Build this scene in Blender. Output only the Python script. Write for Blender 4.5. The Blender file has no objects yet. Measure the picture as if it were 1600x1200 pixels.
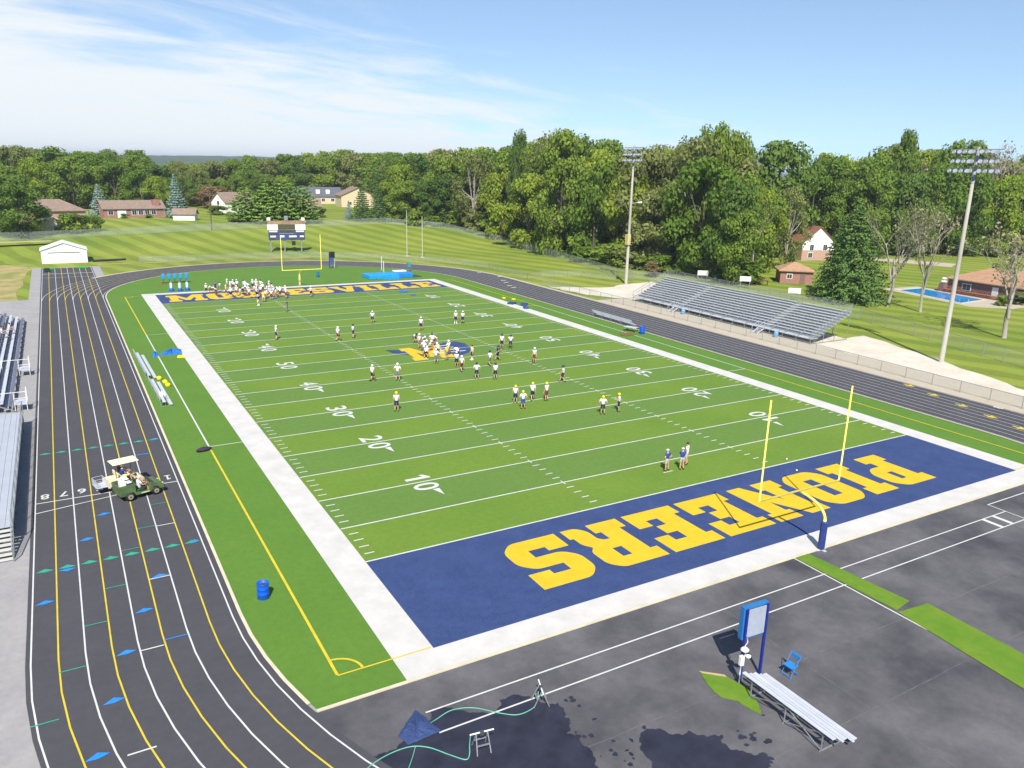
import bpy, math, random
import numpy as np
from mathutils import Vector, Matrix
from mathutils.geometry import tessellate_polygon
random.seed(11)
R = math.radians
SC = bpy.context.scene
COL = SC.collection

# ------------------------------------------------------------ camera
cam_data = bpy.data.cameras.new('camera')
cam = bpy.data.objects.new('camera', cam_data)
COL.objects.link(cam)
cam_data.sensor_width = 36.0
cam_data.lens = 1215.08 / 1600 * 36.0
cam_data.clip_start = 0.5
cam_data.clip_end = 12000
_r = Vector((0.866448557, -0.498717837, 0.023396961))
_u = Vector((0.11416711, 0.243533902, 0.963149578))
_f = Vector((0.486037827, 0.831848399, -0.267946772))
_m = Matrix((_r, _u, -_f)).transposed().to_4x4()
_m.translation = Vector((-12.914, -28.694, 21.455))
cam.matrix_world = _m
SC.camera = cam

# ------------------------------------------------------------ sun and sky
SUN_AZ, SUN_EL = 208.0, 48.0          # degrees clockwise from +Y, above the horizon
sd = bpy.data.lights.new('sun', 'SUN')
sd.energy = 4.35
sd.angle = R(0.5)
sd.color = (1.0, 0.94, 0.85)
sun = bpy.data.objects.new('sun', sd)
COL.objects.link(sun)
sv = Vector((math.sin(R(SUN_AZ)) * math.cos(R(SUN_EL)), math.cos(R(SUN_AZ)) * math.cos(R(SUN_EL)), math.sin(R(SUN_EL))))
sun.rotation_euler = sv.to_track_quat('Z', 'Y').to_euler()
sun.location = sv * 200

world = bpy.data.worlds.new('World')
SC.world = world
world.use_nodes = True
nt = world.node_tree
nt.nodes.clear()
def N(nt, t, **kw):
    n = nt.nodes.new(t)
    for k, v in kw.items():
        if k == 'inp':
            for a, b in v.items(): n.inputs[a].default_value = b
        else: setattr(n, k, v)
    return n
wo = N(nt, 'ShaderNodeOutputWorld')
bg = N(nt, 'ShaderNodeBackground', inp={'Strength': 0.108})
sky = N(nt, 'ShaderNodeTexSky', sky_type='NISHITA', sun_disc=False, sun_elevation=R(SUN_EL), sun_rotation=R(SUN_AZ),
        altitude=250.0, air_density=1.0, dust_density=0.25, ozone_density=1.5)
tc = N(nt, 'ShaderNodeTexCoord')
lift = N(nt, 'ShaderNodeVectorMath', operation='ADD'); lift.inputs[1].default_value = (0, 0, .13)
nt.links.new(tc.outputs['Generated'], lift.inputs[0])
nrm_ = N(nt, 'ShaderNodeVectorMath', operation='NORMALIZE'); nt.links.new(lift.outputs[0], nrm_.inputs[0])
nt.links.new(nrm_.outputs[0], sky.inputs['Vector'])
# cirrus sheet: direction projected on a high flat layer
sep = N(nt, 'ShaderNodeSeparateXYZ')
nt.links.new(tc.outputs['Generated'], sep.inputs[0])
def M_(nt, op, a, b=None, c=None, clamp=False):
    n = N(nt, 'ShaderNodeMath', operation=op, use_clamp=clamp)
    for i, v in enumerate((a, b, c)):
        if v is None: continue
        if isinstance(v, (int, float)): n.inputs[i].default_value = v
        else: nt.links.new(v, n.inputs[i])
    return n.outputs[0]
zz = M_(nt, 'ADD', M_(nt, 'MAXIMUM', sep.outputs[2], 0.0), 0.10)
px = M_(nt, 'DIVIDE', sep.outputs[0], zz); py = M_(nt, 'DIVIDE', sep.outputs[1], zz)
cmb = N(nt, 'ShaderNodeCombineXYZ')
nt.links.new(M_(nt, 'ADD', M_(nt, 'MULTIPLY', px, 0.9), M_(nt, 'MULTIPLY', py, 0.3)), cmb.inputs[0])
nt.links.new(M_(nt, 'SUBTRACT', M_(nt, 'MULTIPLY', py, 1.8), M_(nt, 'MULTIPLY', px, 0.5)), cmb.inputs[1])
no1 = N(nt, 'ShaderNodeTexNoise', inp={'Scale': 0.9, 'Detail': 9.0, 'Roughness': 0.62, 'Distortion': 0.5})
nt.links.new(cmb.outputs[0], no1.inputs['Vector'])
dot = N(nt, 'ShaderNodeVectorMath', operation='DOT_PRODUCT')
dot.inputs[1].default_value = (-0.18326, 0.20404, -0.96166)
nt.links.new(tc.outputs['Generated'], dot.inputs[0])
edge = M_(nt, 'ADD', dot.outputs['Value'], M_(nt, 'MULTIPLY', M_(nt, 'SUBTRACT', no1.outputs[0], 0.5), 0.36))
mr = N(nt, 'ShaderNodeMapRange', interpolation_type='SMOOTHSTEP', inp={'From Min': -0.03, 'From Max': 0.11})
nt.links.new(edge, mr.inputs['Value'])
mask = M_(nt, 'MULTIPLY', mr.outputs[0], 0.95, clamp=True)
mx = N(nt, 'ShaderNodeMix', data_type='RGBA')
nt.links.new(mask, mx.inputs['Factor'])
tn = N(nt, 'ShaderNodeMix', data_type='RGBA', blend_type='MULTIPLY', inp={'Factor': 1.0, 'B': (1.02, 1.0, .95, 1)})
nt.links.new(sky.outputs[0], tn.inputs['A'])
nt.links.new(tn.outputs['Result'], mx.inputs['A'])
mx.inputs['B'].default_value = (4.7, 4.95, 5.1, 1)
nt.links.new(mx.outputs['Result'], bg.inputs['Color'])
nt.links.new(bg.outputs[0], wo.inputs[0])

SC.view_settings.view_transform = 'Standard'
SC.view_settings.look = 'None'
SC.view_settings.exposure = 0.86
SC.view_settings.gamma = 1.0
SC.cycles.max_bounces = 5
SC.cycles.diffuse_bounces = 3
SC.cycles.glossy_bounces = 2
SC.cycles.transparent_max_bounces = 12
SC.cycles.volume_bounces = 0

# ------------------------------------------------------------ materials
def srgb(r, g, b):
    f = lambda c: (c / 255 / 12.92) if c / 255 <= 0.04045 else ((c / 255 + 0.055) / 1.055) ** 2.4
    return (f(r), f(g), f(b), 1)
_mats = {}
def mat(name, col, rough=0.7, metal=0.0, var=0.12, scale=3.0, bump=0.0, spec=0.4, rnd=0.0, col2=None, coord='Object'):
    if name in _mats: return _mats[name]
    m = bpy.data.materials.new(name); m.use_nodes = True
    t = m.node_tree; b = t.nodes['Principled BSDF']
    b.inputs['Roughness'].default_value = rough
    b.inputs['Metallic'].default_value = metal
    b.inputs['Specular IOR Level'].default_value = spec
    c = N(t, 'ShaderNodeTexCoord')
    n = N(t, 'ShaderNodeTexNoise', inp={'Scale': scale, 'Detail': 5.0, 'Roughness': 0.6})
    t.links.new(c.outputs[coord], n.inputs['Vector'])
    x = N(t, 'ShaderNodeMix', data_type='RGBA')
    col = tuple(col[:3])
    c2 = tuple(col2[:3]) if col2 else tuple(v * (1 - var * 2) for v in col)
    hi = tuple(min(1, v * (1 + var)) for v in col) if not col2 else col
    x.inputs['A'].default_value = (*c2, 1); x.inputs['B'].default_value = (*hi, 1)
    rp = N(t, 'ShaderNodeMapRange', inp={'From Min': 0.3, 'From Max': 0.7})
    t.links.new(n.outputs[0], rp.inputs['Value'])
    t.links.new(rp.outputs[0], x.inputs['Factor'])
    out = x.outputs['Result']
    if rnd:
        oi = N(t, 'ShaderNodeObjectInfo')
        hs = N(t, 'ShaderNodeHueSaturation')
        t.links.new(M_(t, 'ADD', M_(t, 'MULTIPLY', oi.outputs['Random'], rnd * 2), 1 - rnd), hs.inputs['Value'])
        t.links.new(out, hs.inputs['Color']); out = hs.outputs[0]
    t.links.new(out, b.inputs['Base Color'])
    if bump:
        bp = N(t, 'ShaderNodeBump', inp={'Strength': bump, 'Distance': 0.05})
        n2 = N(t, 'ShaderNodeTexNoise', inp={'Scale': scale * 12, 'Detail': 3.0})
        t.links.new(c.outputs[coord], n2.inputs['Vector'])
        t.links.new(n2.outputs[0], bp.inputs['Height']); t.links.new(bp.outputs[0], b.inputs['Normal'])
    _mats[name] = m
    return m

def band_mat(name, cols, rough=0.9, spec=0.15, fine=(40, .25), mid=(0.35, .25), stripe=None, band=None):
    """ground cover: two tones mixed by noise, optional stripes (axis vector, period, darkening)"""
    m = bpy.data.materials.new(name); m.use_nodes = True
    t = m.node_tree; b = t.nodes['Principled BSDF']
    b.inputs['Roughness'].default_value = rough; b.inputs['Specular IOR Level'].default_value = spec
    c = N(t, 'ShaderNodeTexCoord')
    def noise(s, d=4.0, r=.6):
        n = N(t, 'ShaderNodeTexNoise', inp={'Scale': s, 'Detail': d, 'Roughness': r})
        t.links.new(c.outputs['Object'], n.inputs['Vector']); return n.outputs[0]
    x = N(t, 'ShaderNodeMix', data_type='RGBA')
    x.inputs['A'].default_value = (*cols[0][:3], 1); x.inputs['B'].default_value = (*cols[1][:3], 1)
    f = M_(t, 'MULTIPLY_ADD', M_(t, 'SUBTRACT', noise(mid[0], 6), .5), mid[1] * 8, 0.5, clamp=True)
    t.links.new(f, x.inputs['Factor'])
    v = M_(t, 'ADD', M_(t, 'MULTIPLY', M_(t, 'SUBTRACT', noise(fine[0], 3), .5), fine[1] * 2), 1.0)
    v = M_(t, 'MULTIPLY', v, M_(t, 'ADD', M_(t, 'MULTIPLY', M_(t, 'SUBTRACT', noise(2.5, 4), .5), .35), 1.0))
    if stripe:
        for ax, per, amt, sharp in stripe:
            d = N(t, 'ShaderNodeVectorMath', operation='DOT_PRODUCT'); d.inputs[1].default_value = ax
            t.links.new(c.outputs['Object'], d.inputs[0])
            w = M_(t, 'ADD', d.outputs['Value'], M_(t, 'MULTIPLY', M_(t, 'SUBTRACT', noise(.08, 2), .5), per * .5 if not sharp else 0))
            s = M_(t, 'SINE', M_(t, 'MULTIPLY', w, 2 * math.pi / per))
            s = M_(t, 'MULTIPLY', M_(t, 'MULTIPLY_ADD', s, 8.0 if sharp else 1.5, .5, clamp=True), amt)
            v = M_(t, 'SUBTRACT', v, s)
    if band:
        sp = N(t, 'ShaderNodeSeparateXYZ'); t.links.new(c.outputs['Object'], sp.inputs[0])
        q = M_(t, 'MULTIPLY_ADD', M_(t, 'SINE', M_(t, 'MULTIPLY', sp.outputs[1], -2 * math.pi / band[0])), 12.0, .5, clamp=True)
        x2 = N(t, 'ShaderNodeMix', data_type='RGBA'); x2.inputs['B'].default_value = (*band[1][:3], 1)
        t.links.new(x.outputs['Result'], x2.inputs['A']); t.links.new(M_(t, 'MULTIPLY', q, .6), x2.inputs['Factor']); x = x2
    hs = N(t, 'ShaderNodeHueSaturation')
    t.links.new(v, hs.inputs['Value']); t.links.new(x.outputs['Result'], hs.inputs['Color'])
    t.links.new(hs.outputs[0], b.inputs['Base Color'])
    bp = N(t, 'ShaderNodeBump', inp={'Strength': .35, 'Distance': .03})
    t.links.new(noise(60, 2), bp.inputs['Height']); t.links.new(bp.outputs[0], b.inputs['Normal'])
    _mats[name] = m
    return m

def leaf_mat(name, a, b_, trans=0.25):
    m = bpy.data.materials.new(name); m.use_nodes = True
    t = m.node_tree; b = t.nodes['Principled BSDF']
    b.inputs['Roughness'].default_value = .8; b.inputs['Specular IOR Level'].default_value = .12
    oi = N(t, 'ShaderNodeObjectInfo'); g = N(t, 'ShaderNodeNewGeometry')
    n = N(t, 'ShaderNodeTexNoise', inp={'Scale': .33, 'Detail': 4.0, 'Roughness': .7})
    t.links.new(g.outputs['Position'], n.inputs['Vector'])
    x = N(t, 'ShaderNodeMix', data_type='RGBA')
    x.inputs['A'].default_value = (*a[:3], 1); x.inputs['B'].default_value = (*b_[:3], 1)
    f = M_(t, 'ADD', M_(t, 'MULTIPLY', M_(t, 'SUBTRACT', n.outputs[0], .5), 1.8), oi.outputs['Random'], clamp=True)
    t.links.new(f, x.inputs['Factor'])
    hs = N(t, 'ShaderNodeHueSaturation')
    t.links.new(M_(t, 'MULTIPLY_ADD', g.outputs['Random Per Island'], .6, .7), hs.inputs['Value'])
    t.links.new(x.outputs['Result'], hs.inputs['Color'])
    t.links.new(hs.outputs[0], b.inputs['Base Color'])
    tr = N(t, 'ShaderNodeBsdfTranslucent'); t.links.new(hs.outputs[0], tr.inputs[0])
    ms = N(t, 'ShaderNodeMixShader'); ms.inputs[0].default_value = trans
    t.links.new(b.outputs[0], ms.inputs[1]); t.links.new(tr.outputs[0], ms.inputs[2])
    t.links.new(ms.outputs[0], t.nodes['Material Output'].inputs[0])
    _mats[name] = m
    return m

def mesh_screen_mat(name, col, cover, cell=0.06):
    """chain link: diagonal wires, see-through between them"""
    m = bpy.data.materials.new(name); m.use_nodes = True
    t = m.node_tree; b = t.nodes['Principled BSDF']
    b.inputs['Base Color'].default_value = (*col[:3], 1); b.inputs['Metallic'].default_value = .3; b.inputs['Roughness'].default_value = .5
    c = N(t, 'ShaderNodeTexCoord'); s = N(t, 'ShaderNodeSeparateXYZ'); t.links.new(c.outputs['Object'], s.inputs[0])
    hxy = M_(t, 'ADD', s.outputs[0], M_(t, 'MULTIPLY', s.outputs[1], 1.3))
    fac = None
    for sg in (1, -1):
        q = M_(t, 'ADD', hxy, M_(t, 'MULTIPLY', s.outputs[2], float(sg)))
        w = M_(t, 'FRACT', M_(t, 'DIVIDE', q, cell))
        l = M_(t, 'LESS_THAN', w, cover / 2)
        fac = l if fac is None else M_(t, 'MAXIMUM', fac, l)
    tr = N(t, 'ShaderNodeBsdfTransparent'); ms = N(t, 'ShaderNodeMixShader')
    t.links.new(fac, ms.inputs[0]); t.links.new(tr.outputs[0], ms.inputs[1]); t.links.new(b.outputs[0], ms.inputs[2])
    t.links.new(ms.outputs[0], t.nodes['Material Output'].inputs[0])
    _mats[name] = m
    return m

def glass_mat(name, col=(0.03, 0.04, 0.05)):
    return mat(name, col, rough=.08, spec=.7, var=.1)

TURF = band_mat('turf', (srgb(74, 110, 40), srgb(87, 118, 46)), fine=(11, .16), mid=(.25, .16))
FIELD = band_mat('field_turf', (srgb(88, 116, 42), srgb(98, 123, 46)), fine=(11, .18), mid=(.12, .3), band=(9.144, srgb(82, 112, 56)))
GRASS = band_mat('lawn', (srgb(102, 123, 42), srgb(134, 143, 58)), fine=(9, .3), mid=(.045, .3), stripe=[((.62, .22, 0), 4.0, .24, False), ((.62, .22, 0), .9, .05, False)])
TRACK = band_mat('track_asphalt', (srgb(64, 64, 69), srgb(74, 73, 77)), rough=.85, fine=(25, .16), mid=(.3, .16))
APRON = band_mat('apron_asphalt', (srgb(62, 61, 66), srgb(98, 97, 99)), rough=.85, fine=(22, .22), mid=(.22, .34))
CONC = band_mat('concrete', (srgb(158, 149, 132), srgb(172, 163, 146)), rough=.9, fine=(30, .1), mid=(.4, .2))
CONCG = band_mat('grey_concrete', (srgb(132, 130, 132), srgb(150, 148, 146)), rough=.9, fine=(30, .1), mid=(.4, .2))
GRAVEL = band_mat('gravel', (srgb(176, 168, 154), srgb(198, 191, 177)), rough=.95, fine=(18, .22), mid=(.3, .3))
DIRT = band_mat('bare_soil', (srgb(160, 142, 100), srgb(118, 124, 66)), rough=.95, fine=(8, .3), mid=(.25, .5))
WHITE = mat('white_turf', srgb(182, 180, 176), .9, var=.06, scale=.7)
LINE = mat('white_line', srgb(186, 187, 184), .85, var=.06, scale=2)
YLINE = mat('yellow_line', srgb(190, 170, 40), .8, var=.08, scale=1.5)
NAVY = band_mat('navy_turf', (srgb(44, 59, 98), srgb(57, 73, 113)), fine=(16, .5), mid=(.6, .2))
GOLD = mat('gold_turf', srgb(190, 162, 26), .9, var=.05, scale=1.0)
CURB = mat('curb_concrete', srgb(190, 182, 158), .85, var=.08, scale=1)
STEEL = mat('aluminium', srgb(182, 186, 190), .45, .1, var=.08, scale=2)
GALV = mat('galvanised_steel', srgb(140, 144, 146), .5, .3, var=.15, scale=4)
SILVER = mat('silver_plank', srgb(182, 186, 194), .4, .1, var=.05, scale=2)
YPAINT = mat('yellow_paint', srgb(226, 208, 92), .4, var=.05, scale=3)
BLUEP = mat('blue_paint', srgb(30, 42, 128), .4, var=.08, scale=3)
BLUEPAD = mat('blue_pad', srgb(40, 58, 118), .55, var=.1, scale=4)
BLUEPL = mat('blue_plastic', srgb(10, 82, 190), .4, var=.06, scale=4)
SKYBL = mat('sky_blue_vinyl', srgb(30, 140, 200), .5, var=.1, scale=1.5)
BLACK = mat('black_rubber', (.015, .015, .017), .6, var=.2, scale=5)
DARK = mat('dark_grey', (.05, .05, .055), .6, var=.2, scale=5)
WHITEP = mat('white_plastic', srgb(215, 215, 212), .5, var=.04, scale=3)
TEAL = mat('teal_marking', srgb(44, 144, 118), .8, var=.1, scale=3)
BMARK = mat('blue_marking', srgb(32, 122, 205), .8, var=.1, scale=3)
BARK = mat('bark', (.12, .095, .07), .95, var=.3, scale=2.0, bump=.4)
PALEBARK = mat('pale_bark', (.30, .27, .22), .95, var=.25, scale=1.5, bump=.4)
POLE = mat('concrete_pole', srgb(154, 150, 138), .7, var=.06, scale=.6)
FENCEM = mesh_screen_mat('chain_link', (.46, .48, .46), .20, .11)
FENCED = mesh_screen_mat('chain_link_dense', (.40, .44, .38), .34, .13)

# ------------------------------------------------------------ object helpers
def ss(a, b, x):
    t = min(1, max(0, (x - a) / (b - a))); return t * t * (3 - 2 * t)
def H(x, y):
    b = 4.5 * ss(160, 222, y + 0.12 * max(0, x - 60)) * (1 - ss(95, 140, x))
    return b - 6 * ss(330, 700, y)

def tag(o, label=None, cat=None, group=None, kind=None):
    if label: o['label'] = label
    if cat: o['category'] = cat
    if group: o['group'] = group
    if kind: o['kind'] = kind
    return o
def thing(name, label, cat, loc=(0, 0, 0), rz=0.0, group=None):
    o = bpy.data.objects.new(name, None); COL.objects.link(o)
    o.empty_display_size = .3
    o.location = loc; o.rotation_euler = (0, 0, rz)
    return tag(o, label, cat, group)
class MB:
    def __init__(s): s.v = []; s.f = []; s.mi = []; s.m = 0
    def add(s, vs, fs):
        k = len(s.v); s.v += [tuple(q) for q in vs]
        s.f += [tuple(i + k for i in q) for q in fs]; s.mi += [s.m] * len(fs); return s
    def quad(s, a, b, c, d): return s.add([a, b, c, d], [(0, 1, 2, 3)])
    def box(s, x0, y0, z0, x1, y1, z1):
        vs = [(x, y, z) for z in (z0, z1) for y in (y0, y1) for x in (x0, x1)]
        return s.add(vs, [(0, 2, 3, 1), (4, 5, 7, 6), (0, 1, 5, 4), (2, 6, 7, 3), (0, 4, 6, 2), (1, 3, 7, 5)])
    def rect(s, x0, y0, x1, y1, z=0.0): return s.quad((x0, y0, z), (x1, y0, z), (x1, y1, z), (x0, y1, z))
    def tube(s, pts, rad, n=6, cap=True):
        pts = [Vector(p) for p in pts]; rs = rad if isinstance(rad, (list, tuple)) else [rad] * len(pts)
        vs = []; m = len(pts)
        prev = None
        for i, p in enumerate(pts):
            d = (pts[min(i + 1, m - 1)] - pts[max(i - 1, 0)]).normalized()
            if prev is None:
                a = Vector((0, 0, 1)) if abs(d.z) < .9 else Vector((1, 0, 0))
            else: a = prev
            x = d.cross(a).normalized(); y = x.cross(d).normalized(); prev = y
            for k in range(n):
                t = 2 * math.pi * k / n
                vs.append(p + (x * math.cos(t) + y * math.sin(t)) * rs[i])
        fs = [(i * n + k, i * n + (k + 1) % n, (i + 1) * n + (k + 1) % n, (i + 1) * n + k) for i in range(m - 1) for k in range(n)]
        if cap: fs += [tuple(range(n)), tuple(range((m - 1) * n, m * n))]
        return s.add(vs, fs)
    def bar(s, a, b, w, h):
        a = Vector(a); b = Vector(b); d = (b - a).normalized()
        up = Vector((0, 0, 1)) if abs(d.z) < .95 else Vector((0, 1, 0))
        x = d.cross(up).normalized() * w / 2; y = x.cross(d).normalized() * h / 2
        vs = [a - x - y, a + x - y, a + x + y, a - x + y, b - x - y, b + x - y, b + x + y, b - x + y]
        return s.add(vs, [(0, 1, 2, 3), (4, 7, 6, 5), (0, 4, 5, 1), (1, 5, 6, 2), (2, 6, 7, 3), (3, 7, 4, 0)])
    def lathe(s, prof, n=16, c=(0, 0, 0), sx=1, sy=1):
        vs = [(c[0] + r * math.cos(2 * math.pi * k / n) * sx, c[1] + r * math.sin(2 * math.pi * k / n) * sy, c[2] + z) for r, z in prof for k in range(n)]
        fs = [(i * n + k, i * n + (k + 1) % n, (i + 1) * n + (k + 1) % n, (i + 1) * n + k) for i in range(len(prof) - 1) for k in range(n)]
        fs += [tuple(reversed(range(n))), tuple(range((len(prof) - 1) * n, len(prof) * n))]
        return s.add(vs, fs)
    def ball(s, c, rx, ry=None, rz=None, n=10, m=7):
        ry = ry or rx; rz = rz or rx
        prof = [(max(.02, math.sin(math.pi * i / m)), -math.cos(math.pi * i / m)) for i in range(m + 1)]
        vs = [(c[0] + r * math.cos(2 * math.pi * k / n) * rx, c[1] + r * math.sin(2 * math.pi * k / n) * ry, c[2] + z * rz) for r, z in prof for k in range(n)]
        fs = [(i * n + k, i * n + (k + 1) % n, (i + 1) * n + (k + 1) % n, (i + 1) * n + k) for i in range(m) for k in range(n)]
        fs += [tuple(reversed(range(n))), tuple(range(m * n, (m + 1) * n))]
        return s.add(vs, fs)
    def poly(s, outer, holes=(), z0=0.0, z1=None, f=None):
        loops = [[Vector((x, y, 0)) for x, y in outer]] + [[Vector((x, y, 0)) for x, y in h] for h in holes]
        tri = tessellate_polygon(loops); flat = [p for l in loops for p in l]
        f = f or (lambda x, y: (x, y))
        vs = [(*f(p.x, p.y), z0 if z1 is None else z1) for p in flat]
        fs = []
        for t in tri:
            a, b, c = (Vector(vs[i]) for i in t)
            fs.append(tuple(t) if (b - a).cross(c - a).z > 0 else tuple(reversed(t)))
        s.add(vs, fs)
        if z1 is not None:
            s.add([(v[0], v[1], z0) for v in vs], [tuple(reversed(q)) for q in fs])
            k = 0
            for l in loops:
                n = len(l)
                for i in range(n):
                    a, b = vs[k + i], vs[k + (i + 1) % n]
                    s.add([(a[0], a[1], z0), (b[0], b[1], z0), b, a], [(0, 1, 2, 3)])
                k += n
        return s
    def mesh(s, name, mats, smooth=False):
        me = bpy.data.meshes.new(name); me.from_pydata([tuple(v) for v in s.v], [], s.f)
        for m in (mats if isinstance(mats, (list, tuple)) else [mats]): me.materials.append(m)
        if any(s.mi): me.polygons.foreach_set('material_index', s.mi)
        if smooth: me.polygons.foreach_set('use_smooth', [True] * len(me.polygons))
        me.update()
        return me
    def build(s, name, mats, parent=None, smooth=False, bevel=0.0, loc=None, label=None):
        o = bpy.data.objects.new(name, s.mesh(name, mats, smooth)); COL.objects.link(o)
        if parent: o.parent = parent
        if loc: o.location = loc
        if bevel:
            b = o.modifiers.new('bevel', 'BEVEL'); b.width = bevel; b.segments = 2; b.limit_method = 'ANGLE'
        if label: o['label'] = label
        return o
def struct(name, mb, mats):
    return tag(mb.build(name, mats), kind='structure')
def put(name, me, parent=None, loc=(0, 0, 0), rot=(0, 0, 0), scale=(1, 1, 1)):
    o = bpy.data.objects.new(name, me); COL.objects.link(o)
    if parent: o.parent = parent
    o.location = loc; o.rotation_euler = rot; o.scale = scale
    return o
def copy_tree(o, parent=None):
    c = o.copy(); COL.objects.link(c); c.parent = parent
    for ch in list(o.children): copy_tree(ch, c)
    return c

# ------------------------------------------------------------ ground and flat setting
gx = list(range(-400, -80, 40)) + list(range(-80, 200, 8)) + list(range(200, 700, 50))
gx = [-9000, -5000, -2500, -1200, -700] + gx + [900, 1300, 2500, 5000, 9000]
gy = [-4000, -1500, -600, -300] + list(range(-200, 140, 20)) + list(range(140, 340, 6)) + list(range(340, 720, 30)) + [900, 1300, 2500, 5000, 10000]
g = MB(); nx = len(gx)
g.v = [(x, y, H(x, y) - 0.06) for y in gy for x in gx]
g.f = [(j * nx + i, j * nx + i + 1, (j + 1) * nx + i + 1, (j + 1) * nx + i) for j in range(len(gy) - 1) for i in range(nx - 1)]
g.mi = [0] * len(g.f)
o = struct('ground', g, GRASS)
o.data.polygons.foreach_set('use_smooth', [True] * len(o.data.polygons))

CX, YN, YF, W, YD = 24.384, 7.0, 109.0, 48.768, 0.9144
def oval(r, y0=None, closed=True, n=48):
    """points of the oval at radius r, anticlockwise from the right straight"""
    pts = []
    for k in range(n + 1):
        a = math.pi * k / n; pts.append((CX + r * math.cos(a), YF + r * math.sin(a)))
    for k in range(n + 1):
        a = math.pi + math.pi * k / n; pts.append((CX + r * math.cos(a), YN + r * math.sin(a)))
    return pts
def ring(mb, r0, r1, z, keep=lambda x, y: True):
    A, B = oval(r0), oval(r1); n = len(A)
    for i in range(n):
        j = (i + 1) % n
        mid = ((A[i][0] + A[j][0]) / 2, (A[i][1] + A[j][1]) / 2)
        if keep(*mid): mb.quad((*A[i], z), (*B[i], z), (*B[j], z), (*A[j], z))
    return mb
def jitter_poly(pts, amp, step, seed):
    rr = random.Random(seed); out = []
    for i, a in enumerate(pts):
        b = pts[(i + 1) % len(pts)]; L = math.hypot(b[0] - a[0], b[1] - a[1]); n = max(1, int(L / step))
        for k in range(n):
            t = k / n
            out.append((a[0] + (b[0] - a[0]) * t + rr.uniform(-amp, amp), a[1] + (b[1] - a[1]) * t + rr.uniform(-amp, amp)))
    return out

# asphalt: the apron behind the near end line and the oval with its sprint chute
a = MB().poly([(CX + 31.9 * math.cos(t), YN + 31.9 * math.sin(t)) for t in [math.pi + .277 + (math.pi - .554) * i / 60 for i in range(61)]], z0=-.008)
struct('apron', a, APRON)
m = ring(MB(), 31.62, 40.62, 0.0, lambda x, y: True)
m.rect(-16.24, YF, -7.36, 151.6, -.004)
struct('running_track', m, TRACK)
struct('concrete_path', MB().rect(-40, -60, 70, 1, -.024).rect(-16.23, 1, -13.5, 9, -.024).rect(-40, 1, -16.23, 112, -.024).rect(-17.8, 112, -16.24, 153, -.02).rect(-7.36, 131.5, -5.9, 152.6, -.02)
       .rect(-16.24, 151.6, -7.36, 152.6, -.016), CONCG)
c = ring(MB(), 40.60, 41.35, .012, lambda x, y: (x > CX or y > 134) and y > -2)
c.rect(65.74, -14, 71.6, 78, -.012)
struct('pavement', c, CONC)
b = MB().poly(jitter_poly([(66.5, 94.5), (67.5, 84), (70.8, 78.5), (78.5, 77.5), (86.5, 83.5), (90, 92.5), (83, 92), (77, 89.5), (72, 91.5)], .3, 1.5, 3), z0=-.028)
b.poly(jitter_poly([(71.55, -6), (74, 6), (74.6, 13.4), (80.0, 27.2), (83.6, 39.2), (79.5, 38.6), (79, 77), (71.55, 78)], .3, 2.0, 5), z0=-.028)
struct('gravel_path', b, GRAVEL)
b = MB().poly(jitter_poly([(-26, 99), (-19.4, 108), (-18.6, 130), (-18.4, 147), (-18.2, 158), (-26, 160), (-38, 140), (-36, 110)], .8, 3, 8), z0=-.035)
b.poly(jitter_poly([(-6, 154.6), (12, 155), (13, 157.2), (2, 156.2), (-6, 157.3)], .4, 1.5, 9), z0=-.03)
b.poly(jitter_poly([(26, 155), (38, 154), (40, 156.4), (29, 157)], .4, 1.5, 19), z0=-.03)
struct('bare_soil', b, DIRT)

# turf infield with curb
def fractal_poly(pts, amp, seed, levels=5):
    rr = random.Random(seed)
    for _ in range(levels):
        out = []
        for i, a in enumerate(pts):
            b = pts[(i + 1) % len(pts)]; dx, dy = b[0] - a[0], b[1] - a[1]; t = rr.uniform(-1, 1) * amp
            out += [a, ((a[0] + b[0]) / 2 - dy * t, (a[1] + b[1]) / 2 + dx * t)]
        pts = out
    return pts
def clip_turf(r, yb):
    pts = [p for p in oval(r) if p[1] > yb]
    dx = math.sqrt(r * r - (YN - yb) ** 2)
    # order: right straight up, far curve, left straight down, near curve left part
    far = [p for p in oval(r)[:49]]
    left = [p for p in oval(r)[49:] if p[0] < CX and p[1] > yb]
    right = [p for p in oval(r)[49:] if p[0] >= CX and p[1] > yb]
    return far + left + [(CX - dx, yb), (CX + dx, yb)] + right
turf = clip_turf(31.5, -1.66)
struct('infield_turf', MB().poly(turf, z0=.012), TURF)
struct('playing_field', MB().rect(0, 10 * YD, W, 110 * YD, .018), FIELD)
cb = ring(MB(), 31.5, 31.66, .05, lambda x, y: y > -1.7)
cb.box(-5.95, -1.78, -.05, 54.6, -1.64, .05)
struct('curb', cb, CURB)
wb = MB().rect(-1.98, -1.6, W + 1.85, 0, .022).rect(-1.98, 0, 0, 120 * YD, .022).rect(W, 0, W + 1.85, 120 * YD, .022).rect(-1.98, 120 * YD, W + 1.85, 120 * YD + 1.6, .022)
struct('field_border', wb, WHITE)
struct('end_zone', MB().rect(0, 0, W, 10 * YD - .08, .024).rect(0, 110 * YD + .08, W, 120 * YD, .024), NAVY)

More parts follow.
